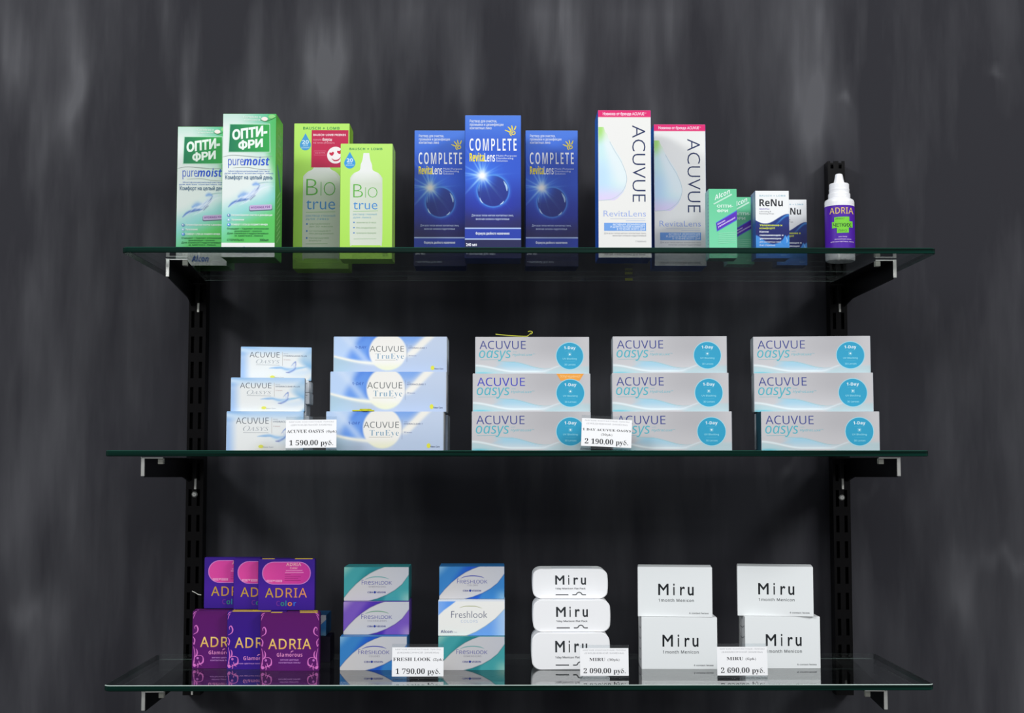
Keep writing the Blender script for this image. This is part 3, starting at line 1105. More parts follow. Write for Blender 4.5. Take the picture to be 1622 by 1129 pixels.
def eye_drops_blue():
    k = Kind(0.0475, 0.036, 0.096)
    k.shell(A(90, 120, 170), A(232, 234, 236))
    f = k.face('front', (660, 1058, 163, 665, 1058, 965))

    def bg(X, Y):
        t = (X - 660) / 398
        edge = 505 + 48 * np.sin(np.clip(t * 1.55 + .05, 0, 2) * math.pi) - 30 * sstep(.6, 1, t) * 0 - 60 * sstep(.35, 1.0, t) * 1.0 + 40 * sstep(.35, .9, t)
        c = np.ones(X.shape + (3,)) * A(244, 245, 245)
        navy = mixc(A(14, 48, 128), A(18, 30, 104), sstep(520, 640, Y))
        navy = mixc(navy, A(60, 140, 214), np.exp(-((Y - (edge + 62 - 46 * sstep(.55, 1, t))) / 13) ** 2) * sstep(.5, .8, t) * .95)
        low = mixc(A(66, 146, 220), A(36, 106, 190), sstep(760, 960, Y))
        navy = mixc(navy, low, sstep(-12, 12, Y - (690 + 110 * np.sin(t * math.pi * .95) ** 1.5 - 10 * t)))
        return mixc(c, navy, sstep(-3, 3, Y - edge))
    f.art('carton_shell', bg, 70, 130)
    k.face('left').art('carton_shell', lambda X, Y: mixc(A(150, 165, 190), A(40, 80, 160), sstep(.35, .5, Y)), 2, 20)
    k.part('brand_lettering')
    f.text('brand_lettering', 'BAUSCH + LOMB', 710, 1015, 214, 232, A(122, 176, 196), style='sans', track=.12, off=.02)
    f.text('brand_lettering', 'ReNu', 708, 985, 264, 347, A(44, 46, 52), style='bold', off=.006)
    k.part('product_lettering')
    f.text('product_lettering', 'MultiPlus', 708, 826, 372, 388, A(116, 92, 190), style='boldital')
    k.part('small_print')
    f.text('small_print', 'Lubricating &', 708, 846, 402, 418, A(90, 92, 100))
    f.text('small_print', 'Rewetting Drops', 708, 880, 428, 443, A(90, 92, 100))
    k.part('slogan_print')
    yg = A(206, 214, 70)
    f.text('slogan_print', '\u0423\u0432\u043b\u0430\u0436\u043d\u0435\u043d\u0438\u0435 \u0438', 708, 974, 562, 584, yg, off=.035)
    f.text('slogan_print', '\u043a\u043e\u043c\u0444\u043e\u0440\u0442!', 708, 888, 598, 618, yg, off=.035)
    for i, (t, x1) in enumerate((('\u041a\u0430\u043f\u043b\u0438', 814), ('\u0441\u043c\u0430\u0437\u044b\u0432\u0430\u044e\u0449\u0438\u0435 \u0438', 985), ('\u0443\u0432\u043b\u0430\u0436\u043d\u044f\u044e\u0449\u0438\u0435', 960), ('\u0434\u043b\u044f \u043a\u043e\u043d\u0442\u0430\u043a\u0442\u043d\u044b\u0445 \u043b\u0438\u043d\u0437', 955), ('8 \u043c\u043b \u0441\u0442\u0435\u0440\u0438\u043b\u044c\u043d\u043e', 890))):
        f.text('slogan_print', t, 708, x1, 641 + i * 40, 660 + i * 40, A(232, 238, 248), off=.025 if i < 3 else .0)
    f.text('volume_print', '\u0421\u0442\u0435\u0440\u0438\u043b\u044c\u043d\u043e', 700, 800, 922, 936, A(130, 190, 230))
    f.text('volume_print', '8 \u043c\u043b', 960, 1020, 916, 936, A(150, 200, 236))
    k.part('drop_badge', label='blue drop print')
    f.poly('drop_badge', drop_shape(1008, 688, 806, 74), A(54, 140, 222))
    f.stroke('drop_badge', [(1012, 706), (1030, 750), (1024, 784)], [2, 9, 3], A(170, 214, 246))
    return k.build()


def oasys_six():
    k = Kind(0.104, 0.032, 0.052)
    k.shell(A(206, 222, 238), A(214, 230, 246))
    f = k.face('front', (280, 1313, 85, 268, 1305, 600))

    def bg(X, Y):
        u = (X - 275) / 1035
        v = (Y - 85) / 515
        c = np.ones(X.shape + (3,)) * A(236, 238, 236)
        c = mixc(c, A(142, 184, 240), sstep(.16, 0, u) * .75 + sstep(.35, 0, v) * .0)
        c = mixc(c, A(172, 208, 244), sstep(.30, .0, v) * .9)
        ray_ = .5 + .5 * np.sin((v + .45 * (1 - u)) * 26 + 3 * u)
        c = mixc(c, A(214, 234, 250), ray_ * sstep(.5, .0, v + .9 * u) * .8)
        c = mixc(c, A(120, 172, 226), (1 - ray_) * sstep(.42, .0, v + .8 * u) * .55)
        c = mixc(c, A(84, 156, 214), sstep(.86, 1.0, u + .10 * np.sin(v * 7 - 1)) * (.35 + .65 * sstep(.25, .9, v)))
        c = mixc(c, A(200, 220, 238), np.exp(-((v - .68 + .1 * np.sin(u * 6)) / .10) ** 2) * sstep(.45, .9, u) * .6)
        c = soft(c, X, Y, [(690, 414), (770, 404), (850, 400), (930, 424), (1010, 432), (1100, 412), (1180, 398), (1260, 378)], [6, 14, 17, 22, 24, 18, 14, 6], A(150, 192, 232), .9)
        c = soft(c, X, Y, [(710, 408), (800, 412), (880, 408)], [3, 8, 4], A(110, 160, 216), .8)
        c = soft(c, X, Y, [(930, 474), (980, 472), (1040, 440), (1080, 398)], [4, 12, 12, 5], A(116, 140, 204), .85)
        c = soft(c, X, Y, [(940, 478), (975, 476)], [4, 6], A(90, 90, 150), .7)
        c = soft(c, X, Y, [(1005, 384), (1040, 338), (1072, 310)], [3, 7, 8], A(110, 136, 200), .9)
        c = soft(c, X, Y, [(1074, 312), (1076, 350), (1064, 410)], [8, 8, 5], A(120, 140, 200), .85)
        c = soft(c, X, Y, [(1040, 350), (1048, 390)], [9, 14], A(206, 218, 240), .8)
        c = soft(c, X, Y, [(1090, 410), (1150, 396), (1230, 390)], [3, 6, 3], A(140, 204, 204), .7)
        c = soft(c, X, Y, [(960, 440), (1000, 434), (1040, 424)], [3, 5, 3], A(220, 232, 246), .8)
        c = mixc(c, A(244, 244, 200), np.exp(-(((X - 735) / 60) ** 2 + ((Y - 555) / 40) ** 2)) * .5)
        return c
    f.art('carton_shell', bg, 150, 76)
    k.part('brand_lettering')
    f.text('brand_lettering', 'ACUVUE', 404, 842, 166, 247, A(76, 84, 96), style='sans', off=-.006)
    k.part('product_lettering', label='pale grey script product lettering')
    f.text('product_lettering', 'O', 496, 590, 276, 344, A(176, 182, 186), style='serifital', off=-.006)
    f.text('product_lettering', 'ASYS', 578, 836, 288, 338, A(164, 170, 176), style='serifital', off=-.004, track=.05)
    f.stroke('product_lettering', [(498, 362), (838, 364)], 6, A(176, 180, 184), 0)
    k.part('small_print')
    f.stroke('small_print', [(882, 160), (882, 372)], 5, A(190, 184, 180), 0)
    f.text('small_print', 'BRAND', 902, 965, 182, 194, A(170, 176, 186))
    f.text('small_print', 'HYDRACLEAR PLUS', 902, 1240, 210, 230, A(84, 100, 126), style='sans', off=.012)
    f.text('small_print', '6 lenses', 902, 996, 270, 286, A(206, 176, 176))
    k.part('maker_logo')
    f.disc('maker_logo', 734, 545, 34, 22, A(232, 232, 96))
    f.text('maker_logo', 'Vision Care', 760, 900, 545, 560, A(150, 160, 180))
    k.face('right').art('carton_shell', lambda X, Y: np.ones(X.shape + (3,)) * A(40, 84, 104), 2, 2)
    return k.build()


def trueye():
    k = Kind(0.165, 0.07, 0.0535)
    k.shell(A(186, 200, 214), A(200, 214, 240))
    f = k.face('front', (205, 1530, 55, 205, 1530, 478))

    def bg(X, Y):
        c = np.zeros(X.shape + (3,))
        # clouds of blue to the left of the disc
        n = vnoise(X / 160., Y / 90., 3)
        blue = mixc(A(190, 214, 246), A(72, 128, 226), sstep(330, 560, X + 90 * n + .35 * (Y - 200)) * .9)
        blue = mixc(blue, A(120, 170, 240), sstep(.1, .6, n) * .5)
        blue = mixc(blue, A(214, 228, 248), np.exp(-((X - 330 - .9 * (Y - 55)) / 60) ** 2) * .6)
        low = mixc(A(176, 204, 220), A(190, 204, 226), sstep(205, 700, X))
        arc = 290 + 82 * np.sin(np.clip((X - 205) / 520, 0, 1) * math.pi * .5)
        c = mixc(blue, low, sstep(-6, 6, Y - arc))
        c = mixc(c, A(246, 244, 232), np.exp(-((Y - arc + 2) / (14 + (X - 205) * .02)) ** 2) * (X < 720))
        # right part: band of cream light then lavender
        right = mixc(A(186, 202, 226), A(198, 212, 234), sstep(470, 60, Y))
        s = (X - 1040) - (300 - Y) * 1.05
        right = mixc(right, A(130, 172, 236), sstep(20, -120, s) * sstep(260, 60, Y))
        right = mixc(right, A(246, 243, 234), np.exp(-((s - 30) / 62) ** 4) * sstep(330, 250, Y))
        c = mixc(c, right, sstep(930, 990, X))
        d = np.hypot((X - 838) / 1.0, (Y - 235) / 1.0)
        disc = mixc(A(246, 243, 236), A(238, 238, 206), sstep(330, 450, Y))
        return mixc(c, disc, sstep(232, 205, d))
    f.art('carton_shell', bg, 150, 56)
    k.part('brand_lettering')
    f.text('brand_lettering', 'ACUVUE', 628, 1027, 166, 233, A(84, 92, 96), style='sans', off=-.006)
    f.text('brand_lettering', '1\u2022DAY', 456, 590, 166, 197, A(64, 104, 190), style='boldital', off=-.01)
    k.part('product_lettering', label='blue serif product lettering')
    f.text('product_lettering', 'TruEye', 698, 1026, 254, 316, A(126, 164, 188), style='serif', off=-.014, track=.06)
    k.part('small_print')
    f.stroke('small_print', [(690, 332), (930, 332)], 4, A(180, 176, 160), 0)
    f.stroke('small_print', [(1062, 145), (1062, 355)], 4, A(150, 160, 184), 0)
    f.text('small_print', 'with', 1082, 1120, 160, 172, A(120, 136, 170))
    f.text('small_print', 'HYDRACLEAR 1', 1082, 1290, 181, 197, A(80, 96, 140), style='sans', off=.012)
    f.text('small_print', '30 lenses', 1082, 1172, 272, 287, A(130, 142, 180))
    k.part('maker_logo', label='yellow dot beside tiny dark print')
    f.disc('maker_logo', 1362, 424, 22, 26, A(226, 224, 70))
    f.text('maker_logo', 'Vision Care', 1378, 1486, 426, 442, A(84, 92, 120), off=.02)
    k.face('right').art('carton_shell', lambda X, Y: np.ones(X.shape + (3,)) * A(214, 220, 224), 2, 2)
    return k.build()


def oneday(promo=False, ink=(40, 62, 160), side=None):
    k = Kind(0.165, 0.05, 0.0535)
    k.shell(A(176, 180, 186), A(222, 226, 230))
    f = k.face('front', (95, 1490, 86, 80, 1490, 546))

    def bg(X, Y):
        c = mixc(A(202, 200, 202), A(184, 182, 185), sstep(300, 1100, X) * sstep(1500, 1100, X) * sstep(520, 200, Y))
        t = (X - 80) / 1410
        crest = 398 + 75 * sstep(.33, .62, t) - 8 * np.sin(t * 9)
        base = 440 + 75 * sstep(.0, .35, t) - 10 * sstep(.6, 1, t)
        m = sstep(.16, .3, t) * sstep(.75, .5, t)
        c = mixc(c, mixc(A(166, 208, 226), A(196, 214, 224), sstep(410, 500, Y)), sstep(-5, 8, Y - crest) * sstep(6, -10, Y - base - 10) * m)
        c = mixc(c, A(110, 190, 200), np.exp(-((Y - crest) / 3.5) ** 2) * m * .7)
        c = soft(c, X, Y, [(300, 470), (450, 440), (560, 430), (700, 452), (900, 500)], [4, 30, 34, 26, 4], A(166, 206, 226), .55)
        c = mixc(c, A(178, 212, 218), sstep(0, 30, Y - base) * sstep(.55, .1, t) * .75)
        c = mixc(c, A(226, 238, 240), np.exp(-((Y - base) / 11) ** 2) * sstep(.72, .5, t))
        up = 520 - 90 * sstep(.55, .80, t)
        c = mixc(c, A(176, 206, 212), sstep(-3, 40, Y - up) * sstep(.55, .66, t) * .7)
        c = mixc(c, A(214, 228, 232), np.exp(-((Y - up) / 6) ** 2) * sstep(.5, .6, t) * sstep(.8, .7, t))
        c = mixc(c, A(86, 190, 208), np.exp(-(((X - 170) / 110) ** 2 + ((Y - 540) / 16) ** 2)) * .8)
        c = mixc(c, A(190, 212, 218), (.5 + .5 * np.sin(Y * .35 + t * 20)) * sstep(.7, .8, t) * sstep(490, 520, Y) * .5)
        return c
    f.art('carton_shell', bg, 130, 60)
    k.part('brand_lettering')
    f.text('brand_lettering', 'ACUVUE', 145, 712, 136, 236, A(*ink), style='sans', off=-.002)
    k.part('product_lettering', label='teal slanted product lettering')
    f.text('product_lettering', 'oasys', 136, 528, 256, 346, A(84, 180, 196), style='ital', ref='x', off=.002)
    f.text('product_lettering', 'HydraLuxe', 545, 790, 292, 320, A(110, 186, 200), style='ital', off=.005)
    f.text('product_lettering', 'TM', 796, 822, 292, 304, A(110, 186, 200))
    f.text('product_lettering', 'with', 548, 600, 262, 276, A(140, 190, 204))
    f.stroke('product_lettering', [(150, 370), (380, 368)], 5, A(140, 190, 200), 0)
    if promo:
        k.part('promo_flash', label='orange promotional flash above the badge')
        f.poly('promo_flash', [(1085, 87), (1412, 87), (1362, 170), (1135, 170)], A(246, 166, 70))
        f.text('promo_flash', '\u0423\u043b\u0443\u0447\u0448\u0435\u043d\u043e!', 1130, 1368, 104, 132, A(252, 206, 140), off=.01)
    k.part('round_badge', label='round teal badge')
    f.disc('round_badge', 1250, 322, 172, 172, A(170, 220, 232), 60)
    f.disc('round_badge', 1250, 322, 164, 164, A(48, 162, 200), 60)
    k.part('badge_lettering', 'round_badge')
    f.text('badge_lettering', '1-Day', 1180, 1322, 203, 238, A(232, 246, 250), style='bold')
    w = A(150, 222, 238)
    f.stroke('badge_lettering', [(1190, 262), (1312, 262)], 3, A(90, 186, 214), 0)
    f.stroke('badge_lettering', [(1232, 284), (1268, 284), (1268, 320), (1232, 320)], 3.5, w, 0, closed=True)
    f.disc('badge_lettering', 1250, 302, 11, 11, A(214, 244, 250), 14)
    f.text('badge_lettering', 'UV Blocking', 1164, 1336, 346, 366, w, style='sans', off=.015)
    f.stroke('badge_lettering', [(1190, 390), (1312, 390)], 3, A(90, 186, 214), 0)
    f.text('badge_lettering', '30 Lenses', 1182, 1320, 418, 438, w, style='sans', off=.015)
    side = A(226, 150, 90) if promo else (side if side is not None else A(168, 176, 180))
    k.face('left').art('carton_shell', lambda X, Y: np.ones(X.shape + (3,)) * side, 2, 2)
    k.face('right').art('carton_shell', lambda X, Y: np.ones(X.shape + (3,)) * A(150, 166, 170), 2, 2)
    return k.build()


def swirls(f, part, xo, sgn, col):
    def P(pts):
        return [(xo + sgn * x, y) for x, y in pts]
    f.stroke(part, P([(4, 600), (20, 580), (40, 572)]), 6, col, taper=True)
    f.stroke(part, P([(6, 640), (16, 606), (30, 586)]), 5, col, taper=True)
    f.stroke(part, P([(10, 780), (42, 760), (50, 730), (36, 700), (20, 712), (24, 732)]), [3, 8, 12, 9, 5, 3], col)
    f.stroke(part, P([(6, 800), (22, 830), (16, 870), (6, 850)]), [3, 10, 7, 2], col)
    f.stroke(part, P([(8, 1060), (20, 1000), (24, 950), (12, 890)]), [5, 8, 8, 3], col)
    f.stroke(part, P([(24, 985), (44, 960), (44, 930), (34, 910)]), [3, 12, 9, 3], col)
    f.stroke(part, P([(22, 1040), (22, 990), (60, 970), (96, 984), (98, 1030), (70, 1046), (60, 1020)]), [4, 5, 5, 6, 14, 10, 4], col)
    f.disc(part, xo + sgn * 50, 995, 11, 11, A(200, 110, 200), 14)
    f.disc(part, xo + sgn * 22, 1060, 13, 15, col, 14)
    f.stroke(part, P([(30, 1070), (60, 1050), (90, 1062)]), 6, col, taper=True)
    f.stroke(part, P([(50, 1084), (54, 1060), (46, 1040)]), 8, col, taper=True)


def glamour(ground, second, small_low=False, tabs=((-.028, -.012), (.014, .040))):
    k = Kind(0.086, 0.0122, 0.084)
    k.shell(ground * .75, ground * .9)
    f = k.face('front', (68, 598, 568, 65, 598, 1090))
    f.art('carton_shell', lambda X, Y: mixc(mixc(ground, second, np.exp(-(((X - 330) / 200) ** 2 + ((Y - 930) / 190) ** 2)) * .7), ground * .9, sstep(620, 570, Y) * .5), 24, 24)
    # yellow glue tabs along the lid
    for x0, x1 in tabs:
        k.box('tuck_flap', x0, x1, -k.d / 2 - .0003, -k.d / 2 + .006, k.h - .0003, k.h + .0005, A(226, 190, 60), 0.0002)
    k.part('brand_lettering', label='gold brand lettering')
    f.text('brand_lettering', 'ADRIA', 137, 523, 804, 894, lambda x, y: mixc(A(250, 216, 120), A(236, 176, 90), (y - 800) / 95), style='sans', off=.008, track=.06)
    k.part('product_lettering', label='pink product lettering')
    yo = 42 if small_low else 0
    f.text('product_lettering', 'Glamorous', 215, 446, 929 + yo, 962 + yo, A(240, 150, 206), style='bold', off=-.012, track=.04)
    f.stroke('product_lettering', [(340, 924 + yo), (352, 914 + yo), (366, 912 + yo)], [6, 8, 2], A(240, 150, 206))
    k.part('small_print')
    if small_low:
        f.text('small_print', '\u043c\u044f\u0433\u043a\u0438\u0435 \u0446\u0432\u0435\u0442\u043d\u044b\u0435 \u043a\u043e\u043d\u0442\u0430\u043a\u0442\u043d\u044b\u0435 \u043b\u0438\u043d\u0437\u044b', 140, 520, 1028, 1040, A(206, 150, 220), off=.01)
    else:
        f.text('small_print', '\u043c\u044f\u0433\u043a\u0438\u0435 \u0446\u0432\u0435\u0442\u043d\u044b\u0435', 246, 412, 983, 997, A(190, 130, 206), off=.02)
        f.text('small_print', '\u043a\u043e\u043d\u0442\u0430\u043a\u0442\u043d\u044b\u0435 \u043b\u0438\u043d\u0437\u044b', 232, 428, 1008, 1022, A(190, 130, 206), off=.02)
    k.part('swirl_print', label='pink swirl ornament down one edge')
    k.part('swirl_print#2', label='pink swirl ornament down the other edge')
    pink = A(226, 120, 206)
    swirls(f, 'swirl_print', 66, 1, pink)
    swirls(f, 'swirl_print#2', 597, -1, pink)
    return k.build()


def colourbox(tabs=((-.036, -.018), (.012, .038))):
    k = Kind(0.083, 0.0122, 0.080)
    g = A(54, 18, 138)
    k.shell(g * .75, g * .9)
    f = k.face('front', (45, 550, 83, 42, 550, 570))
    f.art('carton_shell', lambda X, Y: mixc(g, A(74, 24, 160), np.exp(-((Y - 380) / 120) ** 2) * .6), 8, 24)
    for x0, x1 in tabs:
        k.box('tuck_flap', x0, x1, -k.d / 2 - .0003, -k.d / 2 + .006, k.h - .0003, k.h + .0005, A(226, 190, 60), 0.0002)
    k.part('pink_panel', label='rounded pink panel with small print')
    f.rrect('pink_panel', 78, 110, 514, 327, 104, A(206, 120, 196))
    f.rrect('pink_panel', 86, 117, 507, 320, 100, lambda x, y: mixc(A(226, 72, 160), A(196, 50, 150), (x - 90) / 420))
    f.text('pink_panel', 'ADRIA', 293, 428, 122, 150, A(244, 190, 190), style='sans', track=.05, off=.01)
    f.text('pink_panel', 'Color', 328, 396, 160, 180, A(244, 170, 190), style='bold')
    for i, (x0, x1, c) in enumerate(((290, 440, (236, 140, 196)), (282, 450, (236, 140, 196)), (280, 335, (150, 30, 110)), (280, 426, (150, 30, 110)), (280, 400, (150, 30, 110)), (280, 425, (150, 30, 110)))):
        f.stroke('pink_panel', [(x0, 194 + i * 19), (x1, 194 + i * 19)], 8 if i < 2 else 4, A(*c), 0)
    for x0, x1 in ((118, 172), (198, 258)):
        f.rect('pink_panel', x0, 282, x1, 305, A(240, 150, 200))
        for q in range(4):
            f.rect('pink_panel', x0 + 10 + q * 12, 286, x0 + 13 + q * 12, 301, A(210, 70, 156))
    f.poly('pink_panel', catmull([(184, 286), (190, 280), (194, 288), (184, 300), (175, 288), (178, 280)], 4, True), A(244, 160, 200))
    k.part('brand_lettering', label='gold brand lettering')
    f.text('brand_lettering', 'ADRIA', 106, 482, 362, 450, lambda x, y: mixc(A(200, 160, 50), A(226, 140, 100), (x - 100) / 380), style='sans', off=.004, track=.06)
    k.part('product_lettering', label='rainbow product lettering')
    for ch, x0, x1, c, r in (('C', 206, 240, (104, 40, 150), 'H'), ('o', 246, 280, (46, 130, 120), 'x'), ('l', 290, 297, (40, 150, 160), 'H'), ('o', 310, 348, (230, 130, 60), 'x'), ('r', 362, 386, (50, 110, 220), 'x')):
        f.text('product_lettering', ch, x0, x1, 482 if r == 'H' else 494, 530, A(*c), style='bold', ref=r)
    return k.build()


def freshlook(c_dark, c_mid, c_light, sub, arc):
    k = Kind(0.0975, 0.062, 0.0485)
    k.shell(c_mid * .8, c_mid)
    f = k.face('front', (110, 580, 82, 108, 582, 308))
    c_dark, c_mid, c_light = map(lambda a: np.asarray(a, float), (c_dark, c_mid, c_light))

    def bg(X, Y):
        t = (X - 108) / 472
        n = vnoise((X + Y) / 70., (Y - X) / 160., 11)
        a = mixc(c_mid, c_dark, sstep(.15, .38, t + .25 * (Y - 82) / 226 - .1 + .1 * n))
        a = mixc(a, c_light, sstep(.22, .02, t + .5 * (Y - 82) / 226) * .8)
        b = mixc(c_dark, c_mid, sstep(.6, .8, t + .2 * n + .1))
        b = mixc(b, c_light, sstep(.80, 1.0, t) * sstep(220, 300, Y) * .8)
        up = np.interp(X, [105, 150, 200, 250, 300, 350, 402], [292, 240, 192, 153, 121, 98, 80])
        lo = np.interp(X, [290, 350, 420, 480, 530, 585], [310, 296, 270, 238, 200, 128])
        c = mixc(A(210, 206, 204), A(196, 198, 206), t)
        c = mixc(c, a, sstep(2, -2, Y - up) * (X < 404))
        c = mixc(c, b, sstep(-2, 2, Y - lo) * (X > 292))
        c = mixc(c, c_dark * .7, np.exp(-((Y - up) / 2.5) ** 2) * (X < 404) * .8)
        c = mixc(c, c_dark * .7, np.exp(-((Y - lo) / 2.5) ** 2) * (X > 292) * .8)
        return c
    f.art('carton_shell', bg, 130, 64)
    k.face('top').art('carton_shell', lambda X, Y: np.ones(X.shape + (3,)) * c_mid * .95, 2, 2)
    k.part('brand_lettering')
    pc = A(98, 98, 164)
    f.text('brand_lettering', 'F', 238, 254, 168, 200, pc, style='sans')
    for ch, x0, x1, st in (('R', 258, 280, 'sans'), ('e', 284, 304, 'sans'), ('S', 309, 328, 'sans'), ('H', 334, 356, 'sans'), ('L', 363, 376, 'sans'), ('O', 377, 402, 'sans'), ('O', 405, 430, 'sans'), ('K', 436, 458, 'sans')):
        f.text('brand_lettering', ch, x0, x1, 176, 200, pc, style=st, ref='x' if ch == 'e' else 'H')
    f.stroke('brand_lettering', [(262, 166), (300, 152), (352, 147), (404, 152), (436, 163)], 6, arc, taper=True)
    k.part('product_lettering')
    f.text('product_lettering', sub, 352 - 6.2 * len(sub), 352 + 6.2 * len(sub), 208, 219, A(150, 148, 160), style='sans', track=.1)
    k.part('maker_logo', label='small dark blue maker lettering')
    f.text('maker_logo', 'CIBA', 281, 322, 246, 257, A(60, 66, 140), style='bold')
    f.disc('maker_logo', 334, 251, 9, 8, A(40, 60, 150), 16)
    f.text('maker_logo', 'VISION', 346, 412, 246, 257, A(60, 66, 140), style='bold')
    return k.build()


def freshlook_white():
    k = Kind(0.0985, 0.062, 0.0485)
    k.shell(A(190, 205, 225), A(226, 232, 240))
    f = k.face('front', (788, 1266, 313, 790, 1268, 556))

    def bg(X, Y):
        up = np.interp(X, [786, 830, 880, 915], [422, 382, 348, 322])
        lo = np.interp(X, [985, 1060, 1130, 1200, 1270], [560, 530, 490, 440, 370])
        c = np.ones(X.shape + (3,)) * A(246, 245, 240)
        c = mixc(c, mixc(A(96, 158, 244), A(160, 196, 248), sstep(880, 790, X) * .5), sstep(2, -2, Y - up) * (X < 915))
        c = mixc(c, mixc(A(112, 168, 242), A(170, 206, 246), sstep(1150, 1268, X)), sstep(-2, 2, Y - lo) * (X > 985))
        c = mixc(c, A(120, 150, 150), np.exp(-((Y - lo) / 2) ** 2) * (X > 985) * .7)
        c = mixc(c, A(226, 232, 240), sstep(327, 318, Y))
        return c
    f.art('carton_shell', bg, 130, 64)
    k.part('brand_lettering')
    f.text('brand_lettering', 'Freshlook', 882, 1142, 388, 435, A(86, 92, 120), style='reg', off=-.010)
    f.stroke('brand_lettering', [(940, 366), (980, 356), (1020, 355), (1060, 357), (1105, 370)], 5, A(170, 176, 120), taper=True)
    k.part('product_lettering')
    f.text('product_lettering', 'COLORS', 952, 1074, 449, 467, A(190, 206, 230), style='sans', track=.06)
    k.part('maker_logo', label='small navy maker lettering')
    f.text('maker_logo', 'Alcon', 808, 892, 518, 537, A(50, 62, 120), style='bold')
    f.text('maker_logo', 'A Novartis', 898, 926, 526, 537, A(206, 212, 222))
    return k.build()


def miru_flat():
    k = Kind(0.114, 0.06, 0.0535)
    w, d, h = k.w, k.d, k.h
    k.part('carton_shell')
    if not DRY[0]:
        # sleeve with bowed ends: rounded outline pushed through in depth
        out = []
        for sx, sz in ((1, 1), (-1, 1), (-1, -1), (1, -1)):
            for j in range(9):
                a = math.radians({(1, 1): 0, (-1, 1): 90, (-1, -1): 180, (1, -1): 270}[(sx, sz)] + j * 11.25)
                out.append((sx * (w / 2 - .0135) + .0115 * math.cos(a), h / 2 + sz * (h / 2 - .0115) + .0115 * math.sin(a)))
        ring = []
        n = len(out)
        for i in range(n):
            a, b = np.array(out[i]), np.array(out[(i + 1) % n])
            st = 10 if np.linalg.norm(b - a) > .01 else 1
            for s in range(st):
                ring.append(a + (b - a) * s / st)
        ring = np.array(ring)
        t = (ring[:, 1] - h / 2) / (h / 2)
        ring[:, 0] += np.sign(ring[:, 0]) * .002 * np.clip(1 - t * t, 0, 1) * (np.abs(ring[:, 0]) > w / 2 - .014)
        m = len(ring)
        ctr = np.array([0, h / 2])
        V, Fc = [], []
        prof = [(-d / 2, .0012), (-d / 2 + .0012, 0.0), (d / 2 - .0012, 0.0), (d / 2, .0012)]
        for y, ins in prof:
            dirs = ring - ctr
            q = ring - dirs / np.linalg.norm(dirs, axis=1)[:, None] * ins
            V += [(a, y, b) for a, b in q]
        for j in range(3):
            Fc += [[j * m + i, j * m + (i + 1) % m, (j + 1) * m + (i + 1) % m, (j + 1) * m + i] for i in range(m)]
        Fc.append(list(range(m))[::-1])
        Fc.append([3 * m + i for i in range(m)])
        k.add('carton_shell', V, Fc, A(252, 252, 253))
    k.part('tuck_flap')
    k.box('tuck_flap', -w * .24, w * .30, -d / 2 + .0012, d / 2 - .004, h - .0003, h + .0004, A(236, 238, 242), .0003)
    f = k.face('front', (112, 664, 320, 108, 664, 562))
    ink = A(44, 48, 52)
    k.part('brand_lettering')
    for ch, x0, x1, r in (('M', 277, 345, 'H'), ('i', 372, 381, 'i'), ('r', 412, 446, 'x'), ('u', 466, 503, 'x')):
        f.text('brand_lettering', ch, x0, x1, {'H': 374, 'i': 372, 'x': 392}[r], 446, ink, style='reg', off=.016, ref=r)
    k.part('small_print')
    f.text('small_print', '1day Menicon Flat Pack', 277, 500, 473, 486, A(80, 82, 88), style='sans', off=.02)
    k.part('line_logo', label='dark line drawing of a flat pack and a lens')
    f.stroke('line_logo', [(279, 530), (373, 530)], 7, ink, 0)
    f.stroke('line_logo', [(402, 530), (424, 530), (432, 526), (438, 516), (452, 510), (466, 516), (472, 526), (480, 530), (502, 530)], 7, ink, 4)
    return k.build()


def miru_month():
    k = Kind(0.106, 0.05, 0.073)
    k.shell(A(228, 230, 230), A(236, 238, 238))
    f = k.face('front', (893, 1435, 443, 893, 1437, 816))
    f.art('carton_shell', lambda X, Y: np.ones(X.shape + (3,)) * A(243, 246, 246), 2, 2)
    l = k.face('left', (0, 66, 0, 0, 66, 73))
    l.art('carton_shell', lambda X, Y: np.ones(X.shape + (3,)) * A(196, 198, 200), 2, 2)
    for i in range(4):
        l.stroke('carton_shell', [(6, 16 + i * 15), (40, 17 + i * 15), (60, 13 + i * 15)], 1.4, A(120, 122, 126))
    ink = A(26, 30, 34)
    k.part('brand_lettering')
    for ch, x0, x1, r in (('M', 1043, 1118, 'H'), ('i', 1152, 1163, 'i'), ('r', 1202, 1238, 'x'), ('u', 1258, 1301, 'x')):
        f.text('brand_lettering', ch, x0, x1, {'H': 570, 'i': 568, 'x': 592}[r], 653, ink, style='reg', off=.012, ref=r)
    k.part('product_lettering')
    f.text('product_lettering', '1month Menicon', 1045, 1302, 682, 703, A(84, 88, 92), style='sans', track=.06, off=.012)
    k.part('small_print')
    f.text('small_print', '6 contact lenses', 1268, 1408, 781, 793, A(96, 98, 102), style='reg', off=.01)
    return k.build()


def grey_carton():
    k = Kind(0.065, 0.045, 0.0163)
    k.shell(A(238, 240, 242), A(240, 242, 243))
    f = k.face('front', (0, 100, 0, 0, 100, 34))
    k.part('small_print')
    f.stroke('small_print', [(82, 8), (96, 8)], 2, A(160, 164, 168), 0)
    f.stroke('small_print', [(82, 14), (93, 14)], 2, A(160, 164, 168), 0)
    return k.build()


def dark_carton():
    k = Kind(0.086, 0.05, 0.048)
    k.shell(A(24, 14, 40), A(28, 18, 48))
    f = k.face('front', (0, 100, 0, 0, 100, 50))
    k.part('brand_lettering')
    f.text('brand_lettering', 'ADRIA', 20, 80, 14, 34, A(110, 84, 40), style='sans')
    return k.build()


